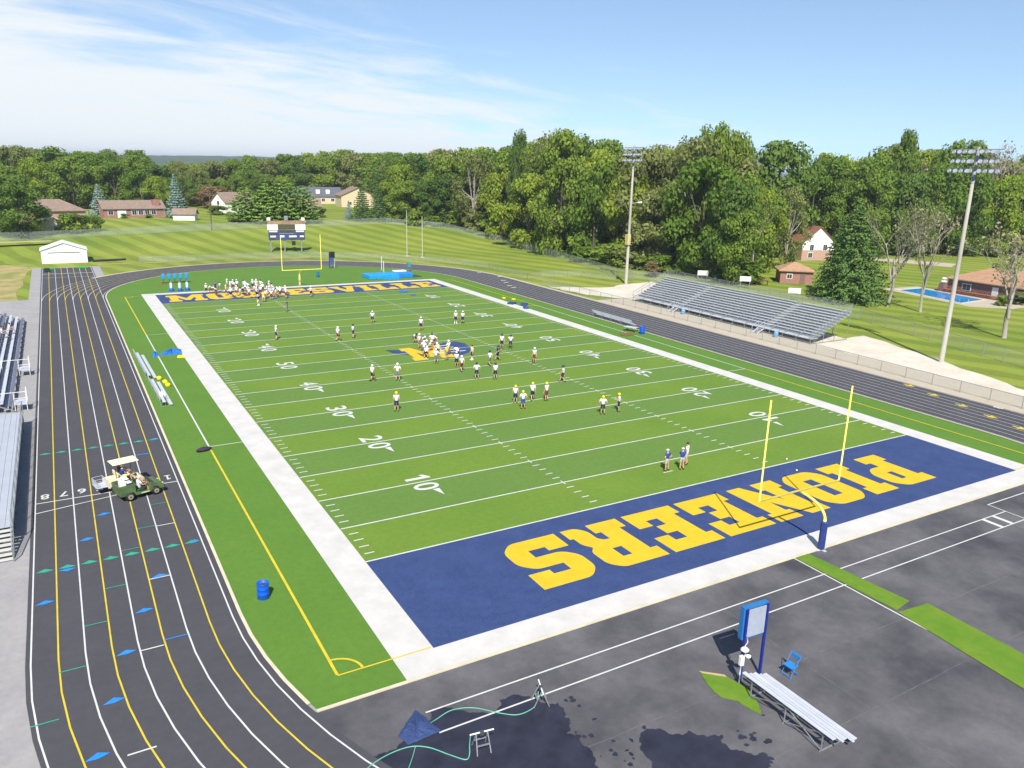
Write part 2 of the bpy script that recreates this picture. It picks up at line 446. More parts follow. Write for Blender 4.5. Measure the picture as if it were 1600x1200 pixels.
# painted lines of the field
fl = MB(); Z = .030
for k in range(0, 21):
    y = (10 + 5 * k) * YD
    x0, x1 = (.0, W) if k in (0, 20) else (.05, W - .05)
    fl.rect(x0, y - .06, x1, y + .06, Z)
for k in range(1, 100):
    y = (10 + k) * YD
    if k % 5:
        for x in (.25, W / 3 - .3, 2 * W / 3 - .3, W - .85): fl.rect(x, y - .05, x + .6, y + .05, Z)
    else:
        for x in (W / 3, 2 * W / 3): fl.rect(x - .05, y - .32, x + .05, y - .065, Z).rect(x - .05, y + .065, x + .05, y + .32, Z)
for x in (W / 2,):
    for y in (13 * YD, 107 * YD): fl.rect(x - .45, y - .05, x + .45, y + .05, Z)
for sx in (-4.5, W + 4.5):
    fl.rect(sx - .06, 32.1, sx + .06, 77.4, Z)
for y in (32.1, 77.4):
    fl.rect(-4.44, y - .05, -1.98, y + .05, Z).rect(W + 1.85, y - .05, W + 4.44, y + .05, Z)
struct('field_lines', fl, LINE)
yl_ = MB()
for sx in (-4.5, W + 4.5):
    yl_.rect(sx - .065, .15, sx + .065, 32.05, Z).rect(sx - .065, 77.45, sx + .065, 109.3, Z)
    s = 1 if sx < 0 else -1
    x0, x1 = sorted((sx, -.1 if sx < 0 else W + .1))
    yl_.rect(x0, .06, x1, .145, Z + .002).rect(x0, 109.31, x1, 109.39, Z + .002)
    for yc, sy in ((.15, 1), (109.3, -1)):
        pts = [(sx + s * 1.15 * math.sin(t), yc + sy * 1.15 * math.cos(t)) for t in [math.pi / 2 * i / 10 for i in range(11)]]
        for i in range(10):
            p0, p1 = Vector((*pts[i], 0)), Vector((*pts[i + 1], 0)); n_ = (p1 - p0).cross(Vector((0, 0, 1))).normalized() * .06
            yl_.quad(*[(q.x, q.y, Z + .004) for q in (p0 - n_, p1 - n_, p1 + n_, p0 + n_)])
struct('soccer_lines', yl_, YLINE)

# letters -------------------------------------------------------------
GL = {
 'P': (8, [(0,0),(5,0),(5,2.2),(4,2.2),(4,3.6),(6.4,3.6),(8,5.2),(8,8.4),(6.4,10),(0,10),(0,7.8),(1,7.8),(1,2.2),(0,2.2)], [[(4,5.6),(5.1,5.6),(5.1,8),(4,8)]]),
 'R': (8.5, [(0,0),(4.7,0),(4.7,2.2),(3.9,2.2),(3.9,3.9),(4.7,3.9),(5.3,3.3),(5.3,1.3),(6.4,0),(8.5,0),(8.5,2.2),(8,2.2),(8,3.8),(7.2,4.9),(8,5.8),(8,8.6),(6.6,10),(0,10),(0,7.8),(1,7.8),(1,2.2),(0,2.2)], [[(3.9,6),(5.2,6),(5.2,8),(3.9,8)]]),
 'I': (5, [(0,0),(5,0),(5,2.2),(4,2.2),(4,7.8),(5,7.8),(5,10),(0,10),(0,7.8),(1,7.8),(1,2.2),(0,2.2)], []),
 'O': (8, [(1.6,0),(6.4,0),(8,1.6),(8,8.4),(6.4,10),(1.6,10),(0,8.4),(0,1.6)], [[(3.1,2.4),(4.9,2.4),(4.9,7.6),(3.1,7.6)]]),
 'N': (9.6, [(0,0),(4.2,0),(4.2,2.2),(3.5,2.2),(3.5,5.4),(6.3,0),(8.8,0),(8.8,7.8),(9.6,7.8),(9.6,10),(5.4,10),(5.4,7.8),(6.1,7.8),(6.1,5.2),(3.6,10),(0,10),(0,7.8),(.9,7.8),(.9,2.2),(0,2.2)], []),
 'E': (8, [(0,0),(8,0),(8,3.7),(5.8,3.7),(5.8,2.3),(4,2.3),(4,4),(5.6,4),(5.6,6),(4,6),(4,7.7),(5.8,7.7),(5.8,6.3),(8,6.3),(8,10),(0,10),(0,7.8),(1,7.8),(1,2.2),(0,2.2)], []),
 'S': (8, [(0,0),(6.4,0),(8,1.6),(8,4.6),(6.4,6.2),(2.9,6.2),(2.9,7.7),(5.2,7.7),(5.2,6.8),(8,6.8),(8,10),(1.6,10),(0,8.4),(0,5.5),(1.6,3.9),(5.1,3.9),(5.1,2.3),(2.8,2.3),(2.8,3.2),(0,3.2)], []),
 'M': (12, [(0,0),(4,0),(4,2.2),(3.3,2.2),(3.3,6),(5.3,1.6),(6.7,1.6),(8.7,6),(8.7,2.2),(8,2.2),(8,0),(12,0),(12,2.2),(11.2,2.2),(11.2,7.8),(12,7.8),(12,10),(8.6,10),(6,4.8),(3.4,10),(0,10),(0,7.8),(.8,7.8),(.8,2.2),(0,2.2)], []),
 'V': (9.4, [(3.3,0),(6.1,0),(8.7,7.8),(9.4,7.8),(9.4,10),(5.6,10),(5.6,7.8),(6.1,7.8),(4.7,3.4),(3.3,7.8),(3.8,7.8),(3.8,10),(0,10),(0,7.8),(.7,7.8)], []),
 'L': (8, [(0,0),(8,0),(8,4),(5.7,4),(5.7,2.3),(4,2.3),(4,7.8),(5,7.8),(5,10),(0,10),(0,7.8),(1,7.8),(1,2.2),(0,2.2)], []),
}
def round45(loop):
    """round the chamfered corners (45 degree turns) into arcs"""
    out = []; n = len(loop)
    i = 0
    V2 = lambda p: Vector((p[0], p[1], 0))
    for i in range(n):
        a, b, c = V2(loop[i - 1]), V2(loop[i]), V2(loop[(i + 1) % n])
        d1, d2 = (b - a), (c - b); ang = d1.angle(d2)
        if .6 < ang < .95:
            L = min(d1.length, d2.length) * .38
            p0 = b - d1.normalized() * L; p1 = b + d2.normalized() * L
            for t in (0, .25, .5, .75, 1):
                q = p0 * (1 - t) ** 2 + b * 2 * t * (1 - t) + p1 * t * t; out.append((q.x, q.y))
        else: out.append(loop[i])
    return out
def word(mb, text, x0, x1, ybase, height, flip, z, gap=.75, grow=0):
    tot = sum(GL[c][0] for c in text) + gap * (len(text) - 1)
    sx = (x1 - x0) / tot; sy = height / 10; u = 0
    for ch in text:
        w, outer, holes = GL[ch]
        if flip: f = lambda x, y, u=u: (x1 - (u + x) * sx, ybase + height - y * sy)
        else: f = lambda x, y, u=u: (x0 + (u + x) * sx, ybase + y * sy)
        mb.poly(round45(outer) if ch in 'PROS' else outer, holes, z0=z, f=f)
        u += w + gap
    return mb
wd = MB()
word(wd, 'PIONEERS', 7.3, 41.7, 1.95, 5.3, True, .030, gap=.95)
word(wd, 'MOORESVILLE', 1.3, 47.8, 110 * YD + 1.3, 6.3, False, .030, gap=.75)
struct('end_zone_lettering', wd, GOLD)
def outline_word(*a, **k): pass

# yard numbers and lane numbers: built-in font, flattened to sheets
def text_verts(txt, bold=0.0, space=1.0):
    cu = bpy.data.curves.new('digits', 'FONT'); cu.body = txt; cu.offset = bold; cu.space_character = space
    cu.align_x = 'CENTER'; cu.align_y = 'CENTER'; cu.resolution_u = 4
    ob = bpy.data.objects.new('digits', cu); COL.objects.link(ob)
    bpy.context.view_layer.update()
    me = ob.evaluated_get(bpy.context.evaluated_depsgraph_get()).to_mesh()
    v = [tuple(q.co) for q in me.vertices]; f = [tuple(p.vertices) for p in me.polygons]
    bpy.data.objects.remove(ob); bpy.data.curves.remove(cu)
    xs = [q[0] for q in v]; ys = [q[1] for q in v]
    cx, cy = (min(xs) + max(xs)) / 2, (min(ys) + max(ys)) / 2
    w, h = max(xs) - min(xs), max(ys) - min(ys)
    return [((x - cx) / w, (y - cy) / h) for x, y, _ in v], f
_tv = {}
def flat_text(mb, txt, cx, cy, w, h, ux, uy, z, bold=.012):
    """centre, size, ux = reading direction, uy = up direction of the letters"""
    if txt not in _tv: _tv[txt] = text_verts(txt, bold)
    v, f = _tv[txt]
    P = [(cx + x * w * ux[0] + y * h * uy[0], cy + x * w * ux[1] + y * h * uy[1], z) for x, y in v]
    fs = []
    for q in f:
        a, b, c = (Vector(P[i]) for i in q[:3])
        fs.append(q if (b - a).cross(c - a).z > 0 else tuple(reversed(q)))
    mb.add(P, fs)
nm = MB()
for k, yd in enumerate((10, 20, 30, 40, 50, 60, 70, 80, 90)):
    n = str(min(yd, 100 - yd)); y = (10 + yd) * YD
    for side in (0, 1):
        x = 7.35 if side == 0 else 41.42
        ux, uy = ((0, -1), (1, 0)) if side == 0 else ((0, 1), (-1, 0))
        for i, ch in enumerate(n):
            d = (-1, 1)[i] * .88
            if ch == '1':
                nm.poly([(.5, 0), (1, 0), (1, 1), (.66, 1), (0, .80), (0, .64), (.5, .74)], z0=.036, f=lambda a, b, d=d, x=x, y=y, ux=ux, uy=uy: (x + ux[0] * (d + (a - .45) * .72) + uy[0] * (b - .5) * 1.85, y + ux[1] * (d + (a - .45) * .72) + uy[1] * (b - .5) * 1.85)); continue
            flat_text(nm, ch, x + ux[0] * d, y + ux[1] * d, 1.15 if ch != '1' else .5, 1.85, ux, uy, .036)
        if yd != 50:
            s = -1 if yd < 50 else 1
            ya = y + s * 1.55
            xo = uy[0] * .42
            nm.add([(x + xo - .25, ya, .036), (x + xo + .25, ya, .036), (x + xo * 1.3, ya + s * 1.15, .036)], [(0, 1, 2) if s > 0 else (0, 2, 1)])
struct('yard_numbers', nm, LINE)

# emblem at midfield: navy wings behind a gold block M
lg = MB()
lg.poly([(19.7, 57.6), (22.6, 56.3), (24.4, 54.6), (22.2, 52.9), (20.9, 54.6), (19.9, 55.6)][::-1], z0=.026)
lg.poly([(25.4, 56.6), (27.8, 58.4), (29.5, 58.5), (30.1, 57.0), (29.7, 54.8), (28.9, 52.6), (26.9, 51.4), (24.6, 52.2), (24.2, 54.0)][::-1], z0=.026)
struct('field_emblem', lg, NAVY)
lg = MB()
gm = GL['M'][1]
lg.poly(gm, z0=.033, f=lambda x, y: (21.1 + x * .43 + (y - 5) * .05, 51.0 + y * .64))
struct('field_emblem_letter', lg, GOLD)
lg = MB()
for i in range(4):
    y = 53.2 + i * 1.15
    lg.rect(24.9 + .3 * i, y, 28.4 - .2 * i, y + .3, .040)
struct('field_emblem_lines', lg, LINE)

# track lines
tw, ty = MB(), MB(); RI, STEP = 31.95, 1.0575
for k in range(9):
    r = RI + STEP * k
    mb_ = ty if k % 2 else tw
    ring(mb_, r - .035, r + .035, .006 + .0005 * k, (lambda x, y: True) if k % 2 == 0 else (lambda x, y: x < CX))
    if k % 2: ring(tw, r - .03, r + .03, .006, lambda x, y: x >= CX)
    if k >= 1 or True:
        x = CX - r
        (ty if k % 2 else tw).rect(x - .035, YF, x + .035, 151.5, .012)
LX = lambda k: CX - (RI + STEP * (k - .5))       # centre of lane k on the left straight
xo, xi = CX - (RI + 8 * STEP), CX - RI
tw.rect(xo, 25.95, xi, 26.05, .014)
tw.quad((xo, 24.3, .018), (xi - 1.0, 25.85, .018), (xi - 1.0, 25.92, .018), (xo, 24.4, .018))
tw.rect(xo, 142.3, xi, 142.6, .016); tw.rect(xo, 136.9, xi, 137.05, .016)
for k in range(1, 9):
    if k > 1: flat_text(tw, str(k), LX(k), 27.0, .50, .85, (-1, 0), (0, -1), .022)
    else: tw.poly([(.1, 0), (.9, 0), (.9, .14), (.63, .14), (.63, 1), (.42, 1), (.1, .82), (.1, .68), (.4, .78), (.4, .14), (.1, .14)], z0=.022, f=lambda a, b: (LX(1) - (a - .5) * .5, 27.0 - (b - .5) * .85))
for yy, ks in ((19.2, (2,)), (12.6, (3,)), (6.0, (4,)), (-.8, (5,))):
    for k in ks: tw.rect(LX(k) - .5, yy - .04, LX(k) + .5, yy + .04, .016)
for k, y in ((1, 12.6), (2, 5.4)): pass
for i, (x, y) in enumerate(((44.5, 0), )): pass
# runway on the apron and the marks on it
for y in (-3.86, -5.18): tw.rect(-2.1, y - .04, 40.2 if y < -4 else 40.2, y + .04, .004)
for x in (37.5, 38.65): tw.rect(x - .16, -5.14, x + .16, -3.9, .010)
tw.rect(40.16, -5.22, 40.24, -2.65, .012).rect(40.24, -2.73, 47, -2.65, .012)
tw.rect(22.0, -10.0, 22.09, -1.78, .014)
for x, y in ((64.5, 110), (63.3, 116.7), (61.6, 102.3), (62.4, 104.9), (60.2, 98.4), (59.7, 96)):
    tw.rect(x - .5, y - .45, x + .5, y + .05, .016)
# lanes on the far straight: yellow arrows, one white number
for k, (x, y) in enumerate(((65.1, 19.3), (64.1, 15.9), (62.9, 12.3), (61.5, 8.9), (60.5, 5.7))):
    x = CX + RI + STEP * (7.5 - k)
    ty.add([(x - .45, y + .1, .022), (x + .45, y + .1, .022), (x, y - .75, .022)], [(0, 2, 1)])
    ty.rect(x - .12, y + .1, x + .12, y + .6, .022)
flat_text(tw, '8', 64.8, 10.2, .5, .9, (1, 0), (0, 1), .020)
struct('track_lines', tw, LINE)
struct('yellow_track_lines', ty, YLINE)
mk_t, mk_b = MB(), MB()
def lens(mb, x, y, w=.86, h=.30, sk=0.0, z=.020):
    mb.add([(x - w / 2, y - sk, z), (x, y - h * .25, z), (x + w / 2, y + sk, z), (x, y + h * .75, z)], [(0, 1, 2, 3)])
for k in range(1, 9):
    lens(mk_t, LX(k), 16.0, h=.42); lens(mk_t, LX(k), 35.7, h=.42)
lens(mk_b, LX(7), 15.75, h=-.35, z=.024); lens(mk_b, LX(1) + .15, 16.1, w=.5, z=.026); lens(mk_b, LX(1) + .15, 35.8, w=.5, z=.026)
for k, y in ((8, 12.45), (6, 19.1), (5, 22.4), (3, 12.7), (4, 9.45), (5, 6.1), (6, 2.75), (7, -.4)): lens(mk_b, LX(k) + (.35 if y < 3 else 0) + (.3 if y < 0 else 0), y, h=.38, sk=.05)
for k, y in ((8, 2.6), (7, 5.9), (6, 9.3), (5, 12.6), (4, 16.7), (3, 19.3), (2, 22.6)): mk_t.rect(LX(k) - .5, y - .035, LX(k) + .5, y + .035, .028)
mk_b.rect(LX(3) - .5, 6.35, LX(3) + .5, 6.42, .028); mk_b.rect(LX(2) - .4, 32.5, LX(2) + .4, 32.65, .028)
struct('green_track_marks', mk_t, TEAL)
struct('blue_track_marks', mk_b, BMARK)

# puddles of wet asphalt
WET = mat('wet_asphalt', srgb(44, 44, 55), .3, var=.2, scale=1.0, spec=.5)
wp = MB()
wp.poly(fractal_poly([(-4.7, -5.2), (-2.6, -4.9), (-1.9, -3.9), (-.7, -4.4), (.5, -5.2), (.9, -4.6), (2.0, -4.9), (3.0, -5.9), (2.9, -6.6), (2.3, -7.6), (2.6, -8.6), (2.3, -10.5), (-2, -11.5), (-5.5, -9), (-5.9, -6.5)][::-1], .22, 31), z0=-.004)
wp.poly(fractal_poly([(4.3, -9.9), (5.6, -9.1), (6.7, -9.75), (7.7, -10.6), (8.5, -12.2), (8.0, -14.5), (4.0, -14), (3.6, -11.5)][::-1], .28, 36), z0=-.004)
pr_ = random.Random(12)
for i in range(46):      # splashes thrown off the edges of the wet areas
    if i % 2: bx_, by_ = pr_.uniform(1.6, 3.9), pr_.uniform(-10.5, -5.4)
    else: bx_, by_ = pr_.choice(((pr_.uniform(7.2, 10.2), pr_.uniform(-13.5, -10.2)), (pr_.uniform(3.0, 5.4), pr_.uniform(-10.2, -8.6))))
    r_ = pr_.uniform(.03, .16); k_ = pr_.uniform(.6, 1.6)
    wp.poly(fractal_poly([(bx_ + r_ * k_ * math.cos(a_), by_ + r_ * math.sin(a_)) for a_ in (0, 1.2, 2.5, 3.8, 5.1)], .25, i, 3), z0=-.0045 - .00002 * i)
struct('puddle', wp, WET)

sm_ = MB()
for (x0, y0), (x1, y1) in (((1, -8.6), (40, -8.9)), ((14.5, -1.9), (14.2, -24)), ((30.5, -1.9), (30.8, -22)), ((-4, -12.6), (44, -12.2)), ((20, -17), (38, -16.8))):
    prev_ = None
    for i in range(41):
        t_ = i / 40; x_, y_ = x0 + (x1 - x0) * t_ + random.uniform(-.03, .03), y0 + (y1 - y0) * t_ + random.uniform(-.03, .03); w_ = random.uniform(.008, .022)
        q_ = ((x_, y_ - w_, -.006), (x_, y_ + w_, -.006)) if abs(x1 - x0) > abs(y1 - y0) else ((x_ + w_, y_, -.006), (x_ - w_, y_, -.006))
        if prev_: sm_.quad(prev_[0], q_[0], q_[1], prev_[1])
        prev_ = q_
struct('asphalt_seams', sm_, mat('seam_tar', srgb(96, 95, 98), .85, var=.2, scale=2))
# green turf strips laid over the apron
GT = band_mat('bright_turf', (srgb(78, 116, 30), srgb(100, 124, 40)), fine=(40, .2), mid=(.8, .3))
struct('turf_path', MB().poly([(22.12, -1.8), (23.25, -1.8), (23.75, -7.9), (22.3, -8.15)][::-1], z0=.022).poly([(22.2, -8.3), (24.4, -8.5), (24.1, -15.5), (21.3, -16.5)][::-1], z0=.026), GT)

# ------------------------------------------------------------ goals
def goal(y, face, label, pad_mat):
    t = thing('goalpost', label, 'goalpost', (CX, y, 0), 0 if face > 0 else math.pi, 'goalposts')
    # local +y points to the crossbar
    MB().tube([(0, -1.95, 0), (0, -1.95, 1.95)], .09, 10).build('post', YPAINT, t, True)
    MB().tube([(0, -1.95, 1.9)] + [(0, -1.95 + 1.95 * (1 - math.cos(a)), 1.9 + 1.05 * math.sin(a)) for a in [math.pi / 2 * i / 9 for i in range(1, 10)]], .085, 10).build('gooseneck', YPAINT, t, True)
    MB().tube([(-3.5, 0, 3.05), (3.5, 0, 3.05)], .065, 10).build('crossbar', YPAINT, t, True)
    for s in (-1, 1): MB().tube([(s * 3.5, 0, 3.0), (s * 3.5, 0, 9.2)], .05, 8).build('upright', YPAINT, t, True)
    MB().lathe([(.17, .05), (.21, .08), (.21, 1.78), (.17, 1.83)], 8, (0, -1.95, 0)).build('post_pad', pad_mat, t, bevel=.02)
    mb = MB().box(-.35, -2.05, 0, .35, -1.85, .03); mb.box(-.1, -2.3, 0, .1, -1.6, .028)
    mb.build('base_plate', SILVER, t)
    return t
goal(0.2, 1, 'yellow goalpost with blue padded base rising over the near end zone lettering', BLUEPAD)
goal(110.3, -1, 'yellow goalpost standing behind the far end zone in front of the scoreboard', mat('yellow_pad', srgb(196, 186, 110), .6))

# ------------------------------------------------------------ near end: clock board, bleacher, chair, hoses
t = thing('play_clock', 'tall blue frame board on two blue posts with a grey back panel and white fittings', 'sign', (11.4, -8.5, 0), R(-3))
for s in (-1, 1): MB().bar((s * .58, 0, 0), (s * .58, 0, 3.55), .10, .12).build('post', BLUEP, t, bevel=.012)
MB().box(-.50, -.02, 2.15, .50, .02, 3.48).build('back_panel', mat('grey_panel', srgb(150, 158, 172), .5, var=.06, scale=2), t)
fr = MB().box(-.72, .03, 2.05, .66, .26, 2.15).box(-.72, .03, 3.50, .66, .26, 3.60).box(-.74, .03, 2.15, -.64, .26, 3.50).box(.56, .065, 2.15, .66, .26, 3.50)
fr.build('frame', mat('light_blue_frame', srgb(36, 104, 160), .45, var=.05), t, bevel=.01)
MB().lathe([(.02, -.09), (.17, -.05), (.19, 0), (.12, .07), (.03, .09)], 14, (-.66, -.17, 1.72)).build('horn', WHITEP, t, True)
MB().lathe([(.02, -.07), (.12, -.04), (.13, .03), (.03, .07)], 12, (-.40, -.15, 1.30)).build('horn', WHITEP, t, True)
MB().box(-.86, -.24, .95, -.66, -.06, 1.42).build('junction_box', WHITEP, t, bevel=.03)
MB().tube([(-.76, -.15, .95), (-.80, -.17, .6), (-.74, -.15, .35), (-.76, -.14, 0)], .035, 6).build('conduit', WHITEP, t, True)
MB().tube([(-.55, -.1, 2.3), (-.48, -.12, 2.0), (-.62, -.12, 1.85), (-.5, -.1, 1.6), (-.62, -.12, 1.1), (-.8, -.15, .8)], .02, 6).build('cable', WHITEP, t, True)

def bleacher(loc, rz, L, rows, label, group=None, dy=.66, z0=.43, dz=.26):
    """small aluminium bleacher: tall side at local -x, rows run along y"""
    t = thing('bleacher', label, 'bleacher', loc, rz, group)
    for r in range(rows):
        x = -r * dy; z = z0 + r * dz
        MB().box(x - .10, 0, z - .04, x + .10, L, z).build('seat_plank', SILVER, t, bevel=.008)
        if r: MB().box(x + .37, -.10, z - .25, x + .48, L + .02, z - .21).build('foot_plank', SILVER, t, bevel=.008)
    hx, hz = -(rows - 1) * dy, z0 + (rows - 1) * dz
    for y in (.5, L / 2, L - .5):
        mb = MB().bar((.12, y, .03), (hx - .1, y, .03), .04, .05).bar((hx, y, 0), (hx, y, hz - .04), .04, .04).bar((0, y, 0), (0, y, z0 - .04), .04, .04)
        mb.bar((.05, y, .08), (hx, y, hz - .1), .035, .035)
        for r in range(1, rows): mb.bar((-r * dy, y, 0), (-r * dy, y, z0 + r * dz - .04), .035, .035)
        mb.build('frame', GALV, t)
    b = MB()
    b.bar((hx - .03, .5, .1), (hx - .03, L / 2, hz - .1), .03, .03).bar((hx - .03, L / 2, .1), (hx - .03, .5, hz - .1), .03, .03)
    b.bar((hx - .03, L / 2, hz - .1), (hx - .03, L - .5, .1), .03, .03)
    b.build('brace', GALV, t)
    return t
bleacher((11.72, -13.6, 0), 0, 4.6, 3, 'three row aluminium bleacher with pale plank seats on the near asphalt')

t = thing('folding_chair', 'light blue folding chair standing alone on the near asphalt', 'chair', (13.15, -9.2, 0), R(92)); t.scale = (1.15, 1.15, 1.1)
CH = mat('chair_blue', srgb(38, 120, 190), .4, var=.05)
MB().box(-.2, -.2, .43, .2, .2, .46).build('seat', CH, t, bevel=.01)
MB().box(-.2, -.27, .66, .2, -.245, .84).build('backrest', CH, t, bevel=.01)
for s in (-1, 1):
    MB().tube([(s * .21, .24, 0), (s * .21, -.26, .9)], .013, 6).build('leg', CH, t)
    MB().tube([(s * .19, -.24, 0), (s * .19, .18, .46)], .013, 6).build('leg', CH, t)
for a_, b_ in (((-.2, .22, .06), (.2, .22, .06)), ((-.2, -.26, .9), (.2, -.26, .9)), ((-.19, -.22, .08), (.19, -.22, .08))): MB().bar(a_, b_, .022, .022).build('stretcher', CH, t)

def crumpled(name, label, cat, poly, h, mats, seed, z=.0):
    """low folded sheet: triangulated outline with raised folds"""
    rr = random.Random(seed); mb = MB()
    cx = sum(p[0] for p in poly) / len(poly); cy = sum(p[1] for p in poly) / len(poly)
    outer = jitter_poly(poly, .02, .18, seed); n = len(outer); rings = 5
    for k in range(rings + 1):
        f = 1 - k / rings
        for x, y in outer:
            zz_ = z + .012 + h * (1 - f ** 2) * (.6 + .8 * math.sin(x * 5.3 + y * 3.1 + seed) ** 2) + (rr.uniform(-.2, .2) * h if 0 < k < rings else 0)
            if k == 0: zz_ = z + .01
            mb.v.append((cx + (x - cx) * f, cy + (y - cy) * f, max(zz_, z + .01)))
    for k in range(rings):
        for i in range(n):
            mb.f.append((k * n + i, k * n + (i + 1) % n, (k + 1) * n + (i + 1) % n, (k + 1) * n + i)); mb.mi.append(0)
    o = mb.build(name, mats)
    o.modifiers.new('thick', 'SOLIDIFY').thickness = .012
    return tag(o, label, cat)
crumpled('turf_remnant', 'navy blue piece of artificial turf dropped over the ends of the runway lines', 'turf piece', [(-2.39, -3.5), (-2.0, -5.15), (-3.45, -5.25), (-3.6, -4.6)], .10, NAVY, 4)
o = MB().poly(jitter_poly([(9.72, -7.15), (10.5, -7.9), (10.75, -8.9), (10.62, -9.4), (10.35, -10.0), (10.0, -10.5), (9.82, -10.1), (9.75, -9.4), (9.3, -8.9), (9.35, -8.1)][::-1], .03, .2, 6), z0=-.004, z1=.025).build('turf_remnant', GT)
tag(o, 'curved bright green offcut of turf on the asphalt in front of the bleacher', 'turf piece')
tn = MB().poly([(9.7, -7.1), (10.55, -7.85), (10.5, -8.02), (9.72, -7.28)][::-1], z0=.026, z1=.03).build('edge_strip', mat('tan_backing', srgb(170, 150, 110), .8), o)
HOSE = mat('hose_green', srgb(92, 160, 142), .5, var=.08)
def smooth_path(pts, n=8):
    out = []; P = [Vector(p) for p in pts]
    for i in range(len(P) - 1):
        a, b, c, d = P[max(i - 1, 0)], P[i], P[i + 1], P[min(i + 2, len(P) - 1)]
        for k in range(n):
            s = k / n
            out.append(.5 * ((2 * b) + (c - a) * s + (2 * a - 5 * b + 4 * c - d) * s * s + (3 * b - a - 3 * c + d) * s ** 3))
    return out + [P[-1]]
def hose(pts, label, rad=.022):
    o = MB().tube(smooth_path(pts), rad, 6).build('garden_hose', HOSE, smooth=True); return tag(o, label, 'hose')
hose([(-2.2, -4.62, .1), (-1.9, -4.45, .02), (-1.1, -4.25, .02), (-.25, -4.55, .02), (.5, -5.3, .02), (1.1, -5.75, .02), (1.75, -5.75, .02), (2.15, -5.55, .05), (2.3, -5.45, .5)], 'green hose running from the navy turf piece to the far sprinkler stand')
hose([(-5.6, -5.9, .02), (-5.0, -5.55, .02), (-4.2, -5.35, .02), (-3.4, -5.38, .02), (-2.8, -5.75, .02), (-2.25, -6.5, .02), (-1.85, -6.98, .02), (-1.62, -6.85, .04), (-1.55, -6.72, .35), (-1.5, -6.69, .76)], 'green hose snaking over the wet asphalt to the near sprinkler stand')
hose([(-3.25, -5.5, .045), (-3.6, -6.0, .02), (-4.3, -6.9, .02), (-4.6, -7.4, .02)], 'short straight green hose below the navy turf piece', .018)
def sprinkler(loc, rz, label):
    t = thing('sprinkler_stand', label, 'sprinkler', loc, rz, 'sprinkler stands'); t.scale = (1.15, 1.15, 1.12)
    for s in (-1, 1):
        MB().tube([(s * .24, -.28, 0), (s * .20, 0, .66)], .022, 6).build('leg', GALV, t)
        MB().tube([(s * .24, .28, 0), (s * .20, 0, .66)], .022, 6).build('leg', GALV, t)
    MB().tube([(-.42, 0, .68), (.42, 0, .68)], .026, 6).build('spray_bar', WHITEP, t)
    MB().bar((-.22, -.16, .28), (.22, -.16, .28), .04, .04).bar((-.22, .16, .28), (.22, .16, .28), .04, .04).build('cross_rail', GALV, t)
    MB().box(-.07, -.06, .56, .07, .06, .72).build('motor', DARK, t, bevel=.01)
    return t
sprinkler((-1.05, -6.75, 0), R(-8), 'grey sprinkler stand on the wet asphalt, nearest the bottom edge')
sprinkler((2.35, -5.55, 0), R(70), 'grey sprinkler stand seen end on beside the runway line')

def barrel(loc, label, m=BLUEPL, r=.30, h=.88, group='blue barrels'):
    t = thing('barrel', label, 'barrel', loc, 0, group)
    prof = [(r * .93, 0), (r, .03), (r, h * .32), (r * 1.04, h * .34), (r, h * .36), (r, h * .64), (r * 1.04, h * .66), (r, h * .68), (r, h - .02), (r * 1.03, h)]
    n = 20; mb = MB(); s = mb
    vs = [(q * math.cos(2 * math.pi * k / n), q * math.sin(2 * math.pi * k / n), z) for q, z in prof + [(r * .94, h), (r * .92, .05)] for k in range(n)]
    fs = [(i * n + k, i * n + (k + 1) % n, (i + 1) * n + (k + 1) % n, (i + 1) * n + k) for i in range(len(prof) + 1) for k in range(n)]
    fs.append(tuple(range((len(prof) + 1) * n, (len(prof) + 2) * n)))
    mb.add(vs, fs); mb.build('drum', m, t, True)
    MB().lathe([(r * .9, h * .80), (r * .9, h * .81)], 16).build('contents', DARK, t)
    return t
barrel((-5.85, 8.0, 0), 'blue barrel alone on the turf by the near corner, beside the yellow line')
barrel((54.9, 52.5, 0), 'blue barrel at the end of the far sideline bench', h=1.0, r=.36)
LB = mat('pale_blue_plastic', srgb(110, 158, 200), .5, var=.06)
barrel((70.7, 61.9, 0), 'pale blue barrel under the grandstand beside its far stairs', LB)
barrel((70.7, 43.3, 0), 'pale blue barrel under the grandstand beside its near stairs', LB)
barrel((30.4, 121.5, 0), 'teal barrel standing behind the far goalpost', mat('teal_plastic', srgb(20, 110, 150), .5), h=1.1)

o = MB().ball((0, 0, .16), .62, .24, .17, 14, 8).build('duffel_bag', mat('dark_bag', srgb(48, 36, 56), .8, var=.3, scale=8, bump=.3), smooth=True)
o.location = (-5.0, 31.3, .01); o.rotation_euler = (0, 0, R(14)); tag(o, 'dark purple bag lying where the white and yellow touch lines meet', 'bag')
MB().tube([(-.3, 0, .3), (-.15, .02, .42), (.15, .02, .42), (.3, 0, .3)], .015, 5).build('handle', DARK, o)
o = MB().ball((0, 0, .14), .28, .18, .14, 10, 6).build('football', mat('brown_leather', (.12, .05, .03), .6), smooth=True)
bpy.data.objects.remove(o)
# small litter balls on the near field
for x, y, lab in ((34.4, 9.6, 'small white ball lying on the turf just above the end zone'), (33.2, 7.6, 'small white ball lying in the navy end zone by the right upright')):
    o = MB().ball((0, 0, .07), .07, .07, .07, 10, 7).build('ball', WHITEP, smooth=True); o.location = (x, y, .03); tag(o, lab, 'ball')

